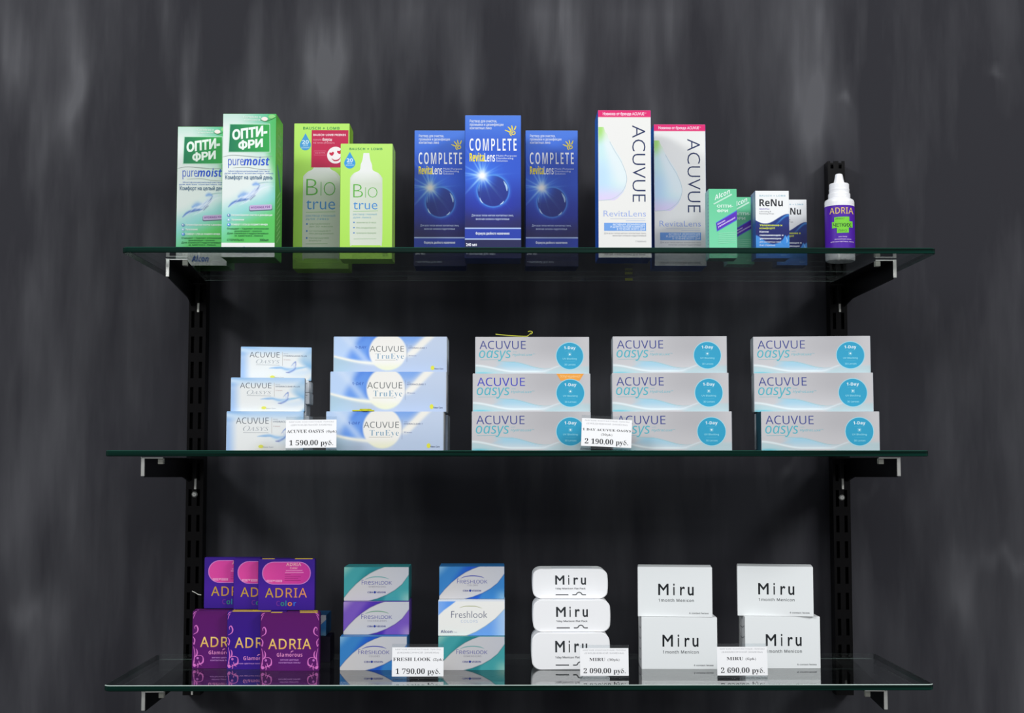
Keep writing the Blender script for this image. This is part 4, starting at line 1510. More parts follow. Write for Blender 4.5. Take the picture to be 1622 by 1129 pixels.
def price_tag(title, pack, price, l2, two_line=False):
    k = Kind(0.0715, 0.0012, 0.0395)
    w, h = k.w, k.h
    z0 = 0.0032
    ac = 'sign_holder'
    k.part(ac, mat='clear_acrylic', label='clear acrylic holder')
    k.box(ac, -w / 2, w / 2, .0008, .0022, 0.0, h + .0078, A(255, 255, 255), .0003)
    k.box(ac, -w / 2, w / 2, .0022, .024, 0.0, .0014, A(255, 255, 255), .0003)
    k.part('paper_card', mat='matt_paper', label='white paper card with black print')
    k.box('paper_card', -w / 2 + .0002, w / 2 - .0002, 0.0, .0006, z0, z0 + h, A(250, 250, 251), 0)
    f = Face(k, (-w / 2, 0, z0 + h), (w, 0, 0), (0, 0, -h), (0, -1, 0), (165, 1382, 158, 165, 1382, 828))
    p = 'printed_lettering'
    k.part(p, 'paper_card', mat='matt_paper')
    g = A(178, 178, 182)
    f.text(p, '\u041c\u042f\u0413\u041a\u0418\u0415 \u041a\u041e\u041d\u0422\u0410\u041a\u0422\u041d\u042b\u0415 \u041b\u0418\u041d\u0417\u042b', 245, 1312, 196, 222, g)
    f.text(p, l2, 285, 1268, 266, 298, g)
    ink = A(38, 38, 42)
    if two_line:
        f.text(p, title, 195, 1360, 400, 452, ink, style='serif', track=.03)
        f.text(p, pack, 640, 910, 512, 560, A(90, 90, 94), style='serif', off=-.012)
    else:
        tx = 1075 if len(title) > 6 else 800
        t0 = 195 if len(title) > 6 else 400
        f.text(p, title, t0, tx, 396, 470, ink, style='serif', off=-.004)
        f.text(p, pack, tx + 55, tx + 55 + (250 if len(pack) < 6 else 300), 412, 466, A(70, 70, 74), style='serif', off=-.010)
    f.text(p, price, 255, 1300, 650, 768, ink, style='serif', off=-.004)
    return k.build()


def drop_bottle():
    s = 0.0001875
    k = Kind(0.042, 0.042, 0.1256)
    n = 48

    def lathe(part, prof, col):
        if DRY[0]:
            return
        V = [(r * s * math.cos(2 * math.pi * i / n), r * s * math.sin(2 * math.pi * i / n), z * s) for r, z in prof for i in range(n)]
        Fc = [[j * n + i, j * n + (i + 1) % n, (j + 1) * n + (i + 1) % n, (j + 1) * n + i] for j in range(len(prof) - 1) for i in range(n)]
        k.add(part, V, Fc, col)
    pw = A(246, 246, 248)
    k.part('bottle_body', mat='white_plastic')
    lathe('bottle_body', [(0, 0), (98, 0), (108, 6), (112, 20), (112, 448), (110, 460), (104, 468), (88, 477), (82, 482), (60, 484)], pw)
    k.part('collar', mat='white_plastic')
    lathe('collar', [(60, 480), (80, 481), (83, 486), (83, 514), (80, 518), (76, 520), (76, 540), (77, 542), (77, 552), (75, 556), (75, 588), (71, 594), (40, 596)], pw)
    k.part('dropper_tip', mat='white_plastic')
    lathe('dropper_tip', [(44, 594), (41, 602), (34, 630), (29, 660), (26, 668), (18, 672), (0, 672)], pw)
    k.part('label_wrap', label='purple wrap label')
    if not DRY[0]:
        R = 112 * s + .00015
        V = [(R * math.cos(2 * math.pi * i / n), R * math.sin(2 * math.pi * i / n), z * s) for z in (72, 240, 416) for i in range(n)]
        Fc = [[j * n + i, j * n + (i + 1) % n, (j + 1) * n + (i + 1) % n, (j + 1) * n + i] for j in range(2) for i in range(n)]
        k.add('label_wrap', V, Fc, A(80, 26, 166))
    f = Face(k, (-.021, 0, 416 * s), (.042, 0, 0), (0, 0, -344 * s), (0, -1, 0), (90, 665, 225, 90, 665, 225 + 344 * 575 / 224.0), radius=112 * s + .0003)
    k.part('brand_lettering', 'label_wrap', label='gold brand lettering')
    f.text('brand_lettering', 'ADRIA', 185, 640, 274, 392, A(240, 206, 110), style='sans', track=.04, off=.004)
    k.part('green_panel', 'label_wrap', label='lime green stepped panel')
    for x0, y0, x1, y1 in ((272, 462, 560, 560), (228, 552, 620, 672), (320, 665, 546, 770)):
        f.rect('green_panel', x0, y0, x1, y1, A(122, 212, 58), rot=.04)
    dk = A(40, 96, 30)
    f.text('green_panel', '\u042d\u0424\u0424\u0415\u041a\u0422', 292, 470, 478, 506, dk)
    f.text('green_panel', '\u0427\u0415\u0422\u041a\u0418\u0425', 248, 596, 582, 646, dk, off=.03)
    f.text('green_panel', '\u041b\u0418\u041d\u0417', 346, 506, 704, 744, dk)
    k.part('small_print', 'label_wrap')
    for i, (t, x0, x1) in enumerate((('\u0440\u0430\u0441\u0442\u0432\u043e\u0440', 352, 512), ('\u0443\u0432\u043b\u0430\u0436\u043d\u044f\u044e\u0449\u0438\u0435 \u043a\u0430\u043f\u043b\u0438', 270, 590), ('\u0434\u043b\u044f \u043a\u043e\u043d\u0442\u0430\u043a\u0442\u043d\u044b\u0445 \u043b\u0438\u043d\u0437', 195, 640))):
        f.text('small_print', t, x0, x1, 828 + i * 48, 850 + i * 48, A(214, 190, 240), off=.02)
    return k.build()


def make_all():
    teal, tealm, teall = A(30, 132, 140), A(64, 160, 164), A(150, 198, 184)
    pur, purm, purl = A(74, 40, 168), A(118, 84, 184), A(176, 152, 200)
    blu, blum, blul = A(22, 86, 196), A(52, 128, 196), A(140, 184, 214)
    Z = '(\u0415\u0416\u0415\u041c\u0415\u0421\u042f\u0427\u041d\u041e\u0419 \u0417\u0410\u041c\u0415\u041d\u042b)'
    D = '(\u0415\u0416\u0415\u0414\u041d\u0415\u0412\u041d\u041e\u0419 \u0417\u0410\u041c\u0415\u041d\u042b)'
    Wk = '(\u0414\u0412\u0423\u0425\u041d\u0415\u0414\u0415\u041b\u042c\u041d\u041e\u0419 \u0417\u0410\u041c\u0415\u041d\u042b)'
    rub = ' \u0440\u0443\u0431.'
    return dict(
        opti=opti_free(), biol=bio_large(), bios=bio_small(), complete=complete(), revita=revita(),
        dropg=eye_drops_green(), dropb=eye_drops_blue(), six=oasys_six(), trueye=trueye(),
        day=oneday(ink=(58, 68, 142)), dayteal=oneday(ink=(58, 68, 142), side=A(30, 70, 84)), daypromo=oneday(True, (46, 50, 186)),
        glam=glamour(A(90, 8, 100), A(92, 18, 116)), glamplain=glamour(A(90, 8, 100), A(92, 18, 116), tabs=()), glamblue=glamour(A(54, 12, 130), A(50, 14, 150), True, ((-.036, .020),)),
        colour=colourbox(), colourplain=colourbox(()),
        fl_teal=freshlook(teal, tealm, teall, 'DIMENSIONS', A(110, 170, 170)),
        fl_purple=freshlook(pur, purm, purl, 'COLORBLENDS', A(110, 160, 130)),
        fl_blue=freshlook(blu, blum, blul, 'COLORS', A(50, 60, 170)),
        fl_white=freshlook_white(), flat=miru_flat(), month=miru_month(), grey=grey_carton(), dark=dark_carton(),
        bottle=drop_bottle(),
        tag1=price_tag('ACUVUE OASYS', '(6pk)', '1 590,00' + rub, Wk),
        tag2=price_tag('1 DAY ACUVUE OASYS', '(30pk)', '2 190,00' + rub, D, True),
        tag3=price_tag('FRESH LOOK', '(2pk)', '1 790,00' + rub, Z),
        tag4=price_tag('MIRU', '(30pk)', '2 090,00' + rub, D),
        tag5=price_tag('MIRU', '(6pk)', '2 690,00' + rub, Z),
    )


make_all()
read_glyphs(NEED)
DRY[0] = False
KINDS = make_all()

# ------------------------------------------------------------------ setting: the painted wall
WALL_Y = 0.345


def build_wall():
    x0, x1, z0, z1 = -1.7, 1.7, 0.0, 2.9
    xs = np.concatenate([np.linspace(x0, -.96, 12), np.linspace(-.94, .94, 460), np.linspace(.96, x1, 12)])
    zs = np.concatenate([np.linspace(z0, .92, 12), np.linspace(.94, 2.08, 260), np.linspace(2.1, z1, 12)])
    nx, nz = len(xs), len(zs)
    X, Z = np.meshgrid(xs, zs)

    def lattice(cx, cz, seed):
        # smooth random field with cells cx wide and cz tall, about -1..1
        r = np.random.RandomState(seed)
        gx, gz = (X - x0) / cx, (Z - z0) / cz
        G = r.uniform(-1, 1, (int(gz.max()) + 3, int(gx.max()) + 3))
        ix, iz = gx.astype(int), gz.astype(int)
        fx, fz = gx - ix, gz - iz
        fx, fz = fx * fx * (3 - 2 * fx), fz * fz * (3 - 2 * fz)
        return (G[iz, ix] * (1 - fx) + G[iz, ix + 1] * fx) * (1 - fz) + (G[iz + 1, ix] * (1 - fx) + G[iz + 1, ix + 1] * fx) * fz
    sm = np.zeros_like(X)
    SM = [(112, 110, 12, 60, .7), (118, 160, 9, 75, .6), (10, 130, 10, 40, .6), (70, 200, 18, 60, .35), (25, 80, 22, 60, .35), (65, 460, 20, 60, .25),
          (310, 120, 7, 60, .45), (300, 165, 6, 50, .55), (400, 110, 15, 60, .35), (500, 85, 22, 60, .6), (530, 60, 14, 50, .55), (511, 130, 18, 32, .5),
          (490, 295, 18, 30, .35), (740, 110, 14, 70, .5), (660, 30, 14, 40, .3), (150, 40, 20, 50, .2), (592, 60, 9, 60, .25), (262, 40, 9, 60, .2),
          (900, 75, 12, 70, .75), (885, 30, 18, 32, .6), (860, 35, 12, 45, .45), (1000, 20, 25, 32, .6), (1062, 20, 14, 40, .5), (1030, 150, 8, 50, .45), (1025, 60, 8, 40, .3),
          (1250, 40, 22, 60, .45), (1297, 50, 18, 70, .65), (1291, 150, 14, 45, .75), (1262, 140, 13, 28, .35), (1372, 40, 8, 50, .45), (1280, 215, 20, 45, .45),
          (1335, 190, 18, 50, .3), (1230, 292, 16, 14, .4), (1586, 126, 6, 8, .5), (1341, 176, 7, 6, .4), (1520, 60, 30, 60, .12), (1420, 300, 18, 120, .12),
          (50, 962, 24, 18, .55), (30, 800, 20, 80, .25), (100, 770, 18, 100, .2), (92, 985, 18, 45, .35), (165, 830, 26, 60, .16), (70, 1060, 20, 40, .2), (210, 520, 30, 50, .12),
          (1520, 905, 20, 28, .5), (1534, 950, 11, 32, .5), (1590, 888, 20, 14, .35), (1460, 800, 14, 60, .22), (1238, 733, 14, 12, .3), (1382, 762, 20, 18, .2), (1500, 720, 30, 70, .12),
          (1010, 495, 10, 30, .3), (1060, 500, 7, 30, .25), (1225, 490, 14, 30, .35), (1130, 480, 20, 30, .18), (1560, 560, 30, 60, .12), (110, 330, 150, 330, .13), (640, 60, 240, 120, .10), (1400, 980, 30, 60, .1)]
    WX = X + .010 * lattice(.06, .09, 1) + .005 * lattice(.022, .06, 2)
    WZ = Z + .030 * lattice(.05, .12, 3) + .016 * lattice(.018, .05, 4)
    for u, v, su, sv, a in SM:
        c = at_depth(u, v, WALL_Y)
        k = (WALL_Y - CAM_LOC.y) / F
        sm += a * np.exp(-(((WX - c.x) / (su * k * 1.2)) ** 2 + ((WZ - c.z) / (sv * k * 1.15)) ** 2) * .72)
    fib = .55 * lattice(.013, .10, 5) + .45 * lattice(.0075, .06, 6) + .3 * lattice(.03, .2, 7)
    sm *= np.clip(1.0 + .55 * fib, .2, 1.8)
    sm += np.clip(.22 * lattice(.16, .38, 8) + .17 * lattice(.055, .22, 9) + .10 * lattice(.02, .12, 10), -.2, .45)
    V = np.stack([X.ravel(), np.full(X.size, WALL_Y), Z.ravel()], 1)
    i = np.arange(nx * nz).reshape(nz, nx)
    Q = np.stack([i[:-1, :-1], i[:-1, 1:], i[1:, 1:], i[1:, :-1]], -1).reshape(-1, 4)
    n = len(V)
    b = [[x0, WALL_Y + .1, z0], [x1, WALL_Y + .1, z0], [x1, WALL_Y + .1, z1], [x0, WALL_Y + .1, z1]]
    cs = [0, nx - 1, nx * nz - 1, nx * (nz - 1)]
    faces = Q.tolist() + [[n + 1, n, n + 3, n + 2]] + [[cs[k], n + k, n + (k + 1) % 4, cs[(k + 1) % 4]] for k in range(4)]
    me = bpy.data.meshes.new('wall_back')
    me.from_pydata(V.tolist() + b, [], faces)
    at = me.attributes.new('smear', 'FLOAT', 'POINT')
    at.data.foreach_set('value', np.concatenate([sm.ravel(), np.zeros(4)]).astype(np.float32))
    o = link('wall_back', me, None, 'smeared_charcoal_paint')
    o['kind'] = 'structure'
    return tag(o, 'dark charcoal wall with streaky grey paint smears behind the glass shelves', 'wall')


build_wall()
bm = add_box(bmesh.new(), -1.7, 1.7, -3.9, WALL_Y, -.05, 0.0)
MF, ntf, bf, Lf = new_mat('grey_floor_tile')
br = ntf.nodes.new('ShaderNodeTexBrick')
br.inputs['Scale'].default_value = 2.2
br.inputs['Color1'].default_value = (.10, .10, .105, 1)
br.inputs['Color2'].default_value = (.12, .12, .125, 1)
br.inputs['Mortar'].default_value = (.05, .05, .05, 1)
br.inputs['Mortar Size'].default_value = .006
tcf = ntf.nodes.new('ShaderNodeTexCoord')
Lf.new(tcf.outputs['Object'], br.inputs['Vector'])
Lf.new(br.outputs['Color'], bf.inputs['Base Color'])
bf.inputs['Roughness'].default_value = .45
MATS['grey_floor_tile'] = MF
fl = link('floor', bm_mesh('floor', bm), None, 'grey_floor_tile')
fl['kind'] = 'structure'
tag(fl, 'dark grey tiled shop floor below the shelves', 'floor')

# ------------------------------------------------------------------ glass shelves
GT = 0.008            # glass thickness
GD = 0.305            # shelf depth
SHELVES = []


def glass_shelf(ul, ur, vtop, label, back_sticker=None, arris='chamfer_green'):
    zt = at_depth(838, vtop, 0.0).z
    xl, xr = at_depth(ul, vtop, 0).x, at_depth(ur, vtop, 0).x
    root = empty('glass_shelf', ((xl + xr) / 2, 0, zt - GT))
    hw = (xr - xl) / 2
    out = []
    r = 0.010
    for cx, cy, a0 in ((hw - r, GD - r, 0), (-hw + r, GD - r, 90), (-hw + r, r, 180), (hw - r, r, 270)):
        for j in range(7):
            a = math.radians(a0 + j * 15)
            out.append((cx + r * math.cos(a), cy + r * math.sin(a)))
    n = len(out)
    ch = 0.0009
    c = np.array([0, GD / 2])

    def ringz(z, ins):
        return [(x - math.copysign(ins, x), y - math.copysign(ins, y - GD / 2), z) for x, y in out]
    # pane: the two clear faces
    me = bpy.data.meshes.new('pane')
    top, bot = ringz(GT, ch), ringz(0, ch)
    me.from_pydata(top + bot, [], [list(range(n)), [2 * n - 1 - i for i in range(n)]])
    link('pane', me, root, 'shelf_glass')
    # polished rim: green edge with small chamfers
    me = bpy.data.meshes.new('polished_edge')
    V = ringz(GT, ch) + ringz(GT - ch, 0) + ringz(ch, 0) + ringz(0, ch)
    Fc = [[j * n + i, (j + 1) * n + i, (j + 1) * n + (i + 1) % n, j * n + (i + 1) % n] for j in range(3) for i in range(n)]
    back = [f for f in Fc if all(V[q][1] > GD - .004 for q in f)]
    Fc = [f for f in Fc if f not in back]
    me.from_pydata(V, [], Fc)
    me.materials.append(MATS['glass_edge'])
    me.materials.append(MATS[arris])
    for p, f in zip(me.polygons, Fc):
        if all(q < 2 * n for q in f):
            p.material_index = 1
    mb = bpy.data.meshes.new('ground_rim')
    mb.from_pydata(V, [], back)
    mb.materials.append(MATS['shelf_glass'])
    mb.materials.append(MATS['ground_glass_rim'])
    for p, f in zip(mb.polygons, back):
        if not (min(f) >= n and max(f) < 3 * n):
            p.material_index = 1
    link('ground_rim', mb, root)
    e = link('polished_edge', me, root, 'glass_edge')
    e['label'] = 'dark green polished glass edge'
    if back_sticker:
        u, v = back_sticker
        p = at_depth(u, v, GD)
        lx = p.x - (xl + xr) / 2
        box_obj('sticker', root, 'yellow_plastic', lx - .006, lx + .006, GD, GD + .0006, .001, .005)
    tag(root, label, 'shelf', 'glass shelves on the wall')
    SHELVES.append(zt)
    return root


glass_shelf(192, 1484, 391.5, 'topmost clear glass shelf carrying the tall solution cartons and the small bottle', (996, 444))
glass_shelf(165, 1473, 713.2, 'middle clear glass shelf carrying pale blue and silver lens cartons')
glass_shelf(163, 1481, 1084.5, 'lowest clear glass shelf carrying purple, teal and white lens cartons', None, 'chamfer_painted_glint')
Z1, Z2, Z3 = SHELVES

# ------------------------------------------------------------------ slotted uprights
UP_F = 0.318


def upright(u, v, label, screw_v, chip=None):
    x = at_depth(u, v, UP_F).x
    zt = at_depth(u, 255, UP_F).z
    zb = at_depth(u, 1101, UP_F).z
    root = empty('slotted_upright', (x, UP_F, zb))
    H = zt - zb
    dp = WALL_Y - UP_F
    xs = [-.0135, -.0095, -.0045, .0035, .0085, .0135]
    zs, slot = [0.0], []
    z = .012
    while z + .03 < H:
        zs += [z, z + .026]
        slot.append(len(zs) - 2)
        z += .040
    zs += [H - .012, H]
    slot.append(len(zs) - 2)
    bm = bmesh.new()
    for i in range(len(zs) - 1):
        for j in range(5):
            if j in (1, 3) and i in slot:
                continue
            add_box(bm, xs[j], xs[j + 1], 0, .0016, zs[i], zs[i + 1])
    bmesh.ops.remove_doubles(bm, verts=bm.verts, dist=1e-6)
    for a, b in ((-.0135, -.0119), (.0119, .0135), (-.0008, .0008)):
        add_box(bm, a, b, .0016, dp, 0, H)
    add_box(bm, -.0119, .0119, dp - .014, dp - .012, 0, H)  # plate added behind the slots so they read dark
    link('channel', bm_mesh('channel', bm), root, 'black_gloss_steel')
    bm = bmesh.new()
    zc = at_depth(u, screw_v, UP_F).z - zb
    M = Matrix.Translation((0, -.001, zc)) @ Matrix.Rotation(math.pi / 2, 4, 'X')
    bmesh.ops.create_cone(bm, cap_ends=True, segments=24, radius1=.0048, radius2=.0030, depth=.0024, matrix=M)
    add_box(bm, -.0030, .0030, -.0027, -.0018, zc - .0005, zc + .0005)
    add_box(bm, -.0005, .0005, -.0027, -.0018, zc - .0030, zc + .0030)
    link('screw', bm_mesh('screw', bm), root, 'bright_steel')
    if chip:
        bm = bmesh.new()
        pts = []
        for cu, cv in chip:
            q = at_depth(cu, cv, UP_F)
            pts.append(((q.x - x), q.z - zb))
        pts = catmull(pts, 5)
        for (ax, az), (bx, bz) in zip(pts[:-1], pts[1:]):
            vs = [bm.verts.new(c) for c in ((ax, -.0004, az + .0006), (bx, -.0004, bz + .0006), (bx, -.0004, bz - .0006), (ax, -.0004, az - .0006))]
            bm.faces.new(vs)
        bmesh.ops.remove_doubles(bm, verts=bm.verts, dist=1e-6)
        o = link('loose_thread', bm_mesh('loose_thread', bm), root, 'white_rubber')
        md = o.modifiers.new('thick', 'SOLIDIFY')
        md.thickness = .0006
    return tag(root, label, 'shelf upright', 'slotted wall uprights')


UPL = upright(308.5, 760, 'black slotted steel upright behind the purple cartons end of the shelves', 783, [(304.5, 936), (309, 938), (314, 941), (319, 942)])
UPR = upright(1333, 760, 'black slotted steel upright rising behind the small purple-labelled bottle', 788)


# ------------------------------------------------------------------ brackets
def bracket(up, sgn, zt, tip_u, label, strip_v):
    """arm from the upright forward under the glass; sgn is the side the front cap faces"""
    zg = zt - GT
    x_w = up.location.x
    v_tip = 415 if zt > EYE + .2 else (735 if zt > EYE - .1 else 1100)
    y_tip = 0.052 if zt > EYE + .2 else 0.012
    x_t = at_depth(tip_u, v_tip, y_tip).x
    L = math.hypot(x_t - x_w, UP_F - y_tip)
    ang = math.atan2(x_t - x_w, UP_F - y_tip)
    root = empty('shelf_bracket', (x_w, UP_F, zg), ang)
    hgt = .030
    # local frame: -Y runs forward along the arm
    bm = bmesh.new()
    xs = sgn * .0095
    t = .0018
    prof = [(0, -.0012), (-L, -.0012), (-L, -.0012 - hgt * .82), (-L + .004, -.0012 - hgt * .9), (-.05, -.0012 - hgt), (0, -.0012 - hgt * 1.25)]
    for x0 in (xs - sgn * .0006,):
        vs = [bm.verts.new((x0 + dx, y, z)) for dx in (-t / 2, t / 2) for y, z in prof]
        m = len(prof)
        bm.faces.new(vs[:m][::-1])
        bm.faces.new(vs[m:])
        for i in range(m):
            bm.faces.new([vs[i], vs[(i + 1) % m], vs[m + (i + 1) % m], vs[m + i]])
    bmesh.ops.recalc_face_normals(bm, faces=bm.faces)
    link('arm', bm_mesh('arm', bm), root, 'black_satin_steel')
    fx0, fx1 = sorted((xs, xs - sgn * .024))
    box_obj('support_flange', root, 'black_satin_steel', fx0, fx1, -L, -.004, -.0028, -.0014, .0004)
    # bright front cap: upright lip plus a slim top edge
    bm = bmesh.new()
    a, b = sorted((xs - sgn * .0015, xs + sgn * .0035))
    add_box(bm, a, b, -L - .0022, -L + .001, -.0012 - hgt * .86, -.0012, .0008)
    a, b = sorted((xs + sgn * .001, xs - sgn * .026))
    add_box(bm, a, b, -L - .0016, -L + .0005, -.0030, -.0014, .0003)
    o = link('end_cap', bm_mesh('end_cap', bm), root, 'bright_steel')
    o['label'] = 'bright bare-metal front end'
    a, b = sorted((xs - sgn * .019, xs - sgn * .026))
    box_obj('rubber_pad', root, 'grey_rubber', a, b, -L - .001, -L + .008, -.0105, -.0028, .0006)
    # white strip below the arm at the upright
    bm = bmesh.new()
    zc = at_depth(tip_u, strip_v, UP_F).z - zg
    cs, sn = math.cos(-ang), math.sin(-ang)
    add_box(bm, -.0002, .0030, -.0026, -.0002, zc - .0145, zc + .0145, .0005)
    bmesh.ops.rotate(bm, verts=bm.verts, cent=(0, 0, 0), matrix=Matrix.Rotation(-ang, 3, 'Z'))
    o = link('white_strip', bm_mesh('white_strip', bm), root, 'white_rubber')
    o['label'] = 'thin white strip'
    hk = box_obj('hook', root, 'black_satin_steel', -.003, .003, -.006, .006, -.0012 - hgt * 1.1, -.004, .0004)
    return tag(root, label, 'shelf bracket', 'shelf brackets')


bracket(UPL, -1, Z1, 278, 'black bracket under the topmost glass shelf below the green cartons', 480)
bracket(UPR, 1, Z1, 1405, 'black bracket under the topmost glass shelf below the small bottle', 480)
bracket(UPL, -1, Z2, 239, 'black bracket under the middle glass shelf nearest the pale blue cartons', 760)
bracket(UPR, 1, Z2, 1411, 'black bracket under the middle glass shelf below the endmost silver stack', 760)
bracket(UPL, -1, Z3, 240, 'black bracket under the lowest glass shelf below the purple cartons', 1085)
bracket(UPR, 1, Z3, 1390, 'black bracket under the lowest glass shelf beside the white cartons', 1076)


# ------------------------------------------------------------------ goods on the shelves
def goods(kind, name, ul, ur, vtop, yf, z0, label, cat, group, roll=0.0, rz=0.0, vbase=None):
    """stand a carton with its front at depth yf on height z0, spanning ul..ur with its top edge at vtop"""
    k = KINDS[kind]
    p0 = CAM_LOC
    # pixel row of the base line at this depth
    d = RCAM.transposed() @ (Vector((0, yf, z0)) - p0)
    vb = vbase or (IH / 2 - d.y / -d.z * F)
    a, b = at_depth(ul, vb, yf), at_depth(ur, vb, yf)
    zt = at_depth((ul + ur) / 2, vtop, yf).z if vtop else z0 + k.h
    sx, sz = (b.x - a.x) / k.w, (zt - z0) / k.h
    root = k.place(name, ((a.x + b.x) / 2, yf + k.d / 2, z0), rz, (sx, 1, sz), roll)
    tag(root, label, cat, group)
    root['top'] = zt
    return root


def depth_of(v, z):
    return at_height(811, v, z).y


G1 = 'solution cartons on the topmost shelf'
goods('opti', 'solution_carton', 278, 359, 200.5, depth_of(421.5, Z1), Z1, 'green and white carton with dark green plaque, half hidden behind its twin', 'carton', G1)
goods('opti', 'solution_carton', 350, 435, 180, depth_of(408, Z1), Z1, 'green and white carton with dark green plaque, standing in front of its twin', 'carton', G1)
goods('biol', 'solution_carton', 463.5, 552, 195.5, depth_of(426, Z1), Z1, 'large lime green carton with a crimson sticker and a bottle picture', 'carton', G1)
goods('bios', 'solution_carton', 538, 621, 227.5, depth_of(410.5, Z1), Z1, 'smaller lime green carton with a bottle picture and no sticker', 'carton', G1)
goods('complete', 'solution_carton', 655.5, 738, 206.5, depth_of(421.5, Z1), Z1, 'deep blue starburst carton set back on the lime cartons side', 'carton', G1)
goods('complete', 'solution_carton', 736, 825.5, 182.5, depth_of(409, Z1), Z1, 'deep blue starburst carton standing in front of the other two', 'carton', G1)
goods('complete', 'solution_carton', 832.5, 916, 206.5, depth_of(421.5, Z1), Z1, 'deep blue starburst carton set back on the white cartons side', 'carton', G1)
goods('revita', 'solution_carton', 948, 1032.5, 174.5, depth_of(408, Z1), Z1, 'white carton with pink band and navy downward lettering, beside the deep blue cartons', 'carton', G1)
goods('revita', 'solution_carton', 1037, 1119.5, 197, depth_of(421, Z1), Z1, 'white carton with pink band and navy downward lettering, next to small mint boxes', 'carton', G1)
G2 = 'eye drop boxes on the topmost shelf'
goods('dropg', 'drops_carton', 1123.5, 1168, 299, depth_of(408.5, Z1), Z1, 'small mint green box with purple diagonal band, in front of its twin', 'box', G2)
goods('dropg', 'drops_carton', 1152, 1195, 312, depth_of(418, Z1), Z1, 'small mint green box with purple diagonal band, partly hidden behind its twin', 'box', G2)
goods('dropb', 'drops_carton', 1197.5, 1251, 302, depth_of(408.5, Z1), Z1, 'small white and navy box with a wave, standing in front of its twin', 'box', G2)
goods('dropb', 'drops_carton', 1230.5, 1279, 316, depth_of(419.5, Z1), Z1, 'small white and navy box with a wave, mostly hidden behind its twin', 'box', G2)
yb = depth_of(411, Z1)
pb = at_depth(1331, 411, yb + .021)
bt = KINDS['bottle'].place('drops_bottle', (pb.x, yb + .021, Z1), math.radians(-13), (1.02, 1.02, (at_depth(1329, 276, yb + .021).z - Z1) / KINDS['bottle'].h))
tag(bt, 'small white dropper bottle with purple label and lime green panel', 'bottle')

# ---- middle shelf
G3 = 'pale blue six-lens cartons'
E = 0.0003
a = goods('six', 'lens_carton', 357, 478, 651.5, .060, Z2, 'small pale blue carton with splash print, lowest, behind the price card', 'carton', G3, rz=math.radians(6))
goods('six', 'lens_carton', 364, 480, 598, .068, a['top'] + E, 'small pale blue carton with splash print, resting on the lowest one', 'carton', G3, rz=math.radians(6))
yg = .109
o = goods('grey', 'grey_carton', 421, 489, None, yg, Z2, 'pale grey box under three flat grey boxes, behind the first price card', 'box', 'grey boxes behind the pale blue cartons')
o.scale.z = .0496 / KINDS['grey'].h
zz = Z2 + .0500
for i in range(3):
    o = goods('grey', 'grey_carton', (421, 422, 421)[i], (484.5, 489.5, 489)[i], None, yg, zz,
              ('flat grey box peeping out beside the pale blue cartons, lowest of three', 'flat grey box peeping out beside the pale blue cartons, middle of three',
               'flat grey box peeping out just under the highest pale blue carton')[i], 'box', 'grey boxes behind the pale blue cartons')
    zz += KINDS['grey'].h + .0004
o = goods('six', 'lens_carton', 379, 490, None, yg - .004, zz, 'small pale blue carton with splash print, highest and farthest back', 'carton', G3, rz=math.radians(9))
zt = at_depth(434, 549.5, yg - .004).z
o.scale.z = (zt - zz) / KINDS['six'].h
G4 = 'cloudy blue daily lens cartons'
a = goods('trueye', 'lens_carton', 516, 702.5, 651.5, .060, Z2, 'long cloudy blue carton with cream disc, lowest of its stack', 'carton', G4)
b = goods('trueye', 'lens_carton', 522.5, 707, 588.5, .082, a['top'] + E, 'long cloudy blue carton with cream disc, middle of its stack', 'carton', G4)
goods('trueye', 'lens_carton', 528, 708, 533, .105, b['top'] + E, 'long cloudy blue carton with cream disc, topmost of its stack', 'carton', G4)
goods('trueye', 'lens_carton', 528.5, 709.5, None, .180, Z2, 'long cloudy blue carton standing behind the lowest one, only its edge showing', 'carton', G4)
# yellow tab between two of them
t = empty('yellow_tab', (at_depth(575, 650, .06).x, .072, a['top']))
box_obj('tab_strip', t, 'yellow_plastic', -.015, .015, -.0125, .0, .0002, .0022, .0004)
bm = bmesh.new()
bmesh.ops.create_cone(bm, cap_ends=True, segments=24, radius1=.0085, radius2=.0085, depth=.0030,
                      matrix=Matrix.Translation((.003, -.006, .0021)))
link('tab_disc', bm_mesh('tab_disc', bm), t, 'yellow_plastic')
tag(t, 'thin yellow-green tab lying on the lowest cloudy blue carton', 'tab')

G5 = 'silver daily lens cartons with teal badge'
STK = [
    [(747, 936, 651.5, .042, 'day'), (748.5, 935.5, 591.5, .060, 'daypromo'), (752.5, 933.5, 533.5, .078, 'day')],
    [(972, 1160.5, 651.5, .042, 'day'), (971, 1155.5, 590.5, .060, 'day'), (972, 1152.5, 532.5, .078, 'day')],
    [(1206, 1394, 651.5, .042, 'dayteal'), (1199, 1385, 590.5, .060, 'day'), (1197.5, 1380.5, 532.5, .078, 'day')],
]
WHERE = ('stack next to the cloudy blue cartons', 'central stack', 'endmost stack over the bracket')
for s, st in enumerate(STK):
    z = Z2
    for i, (ul, ur, vt, y, kd) in enumerate(st):
        lab = 'silver carton with teal badge, %s of the %s' % (('lowest', 'middle', 'topmost')[i], ('silver stack beside the cloudy blue cartons', 'silver stack between the two others', 'endmost silver stack in front of the upright')[s])
        if kd == 'daypromo':
            lab = 'silver carton with teal badge under an orange flash'
        o = goods(kd, 'lens_carton', ul, ur, vt, y, z, lab, 'carton', G5, rz=math.radians(-(0, 2.5, 6 if i else 0)[s]))
        z = o['top'] + E
    if s == 0:
        ztop = z
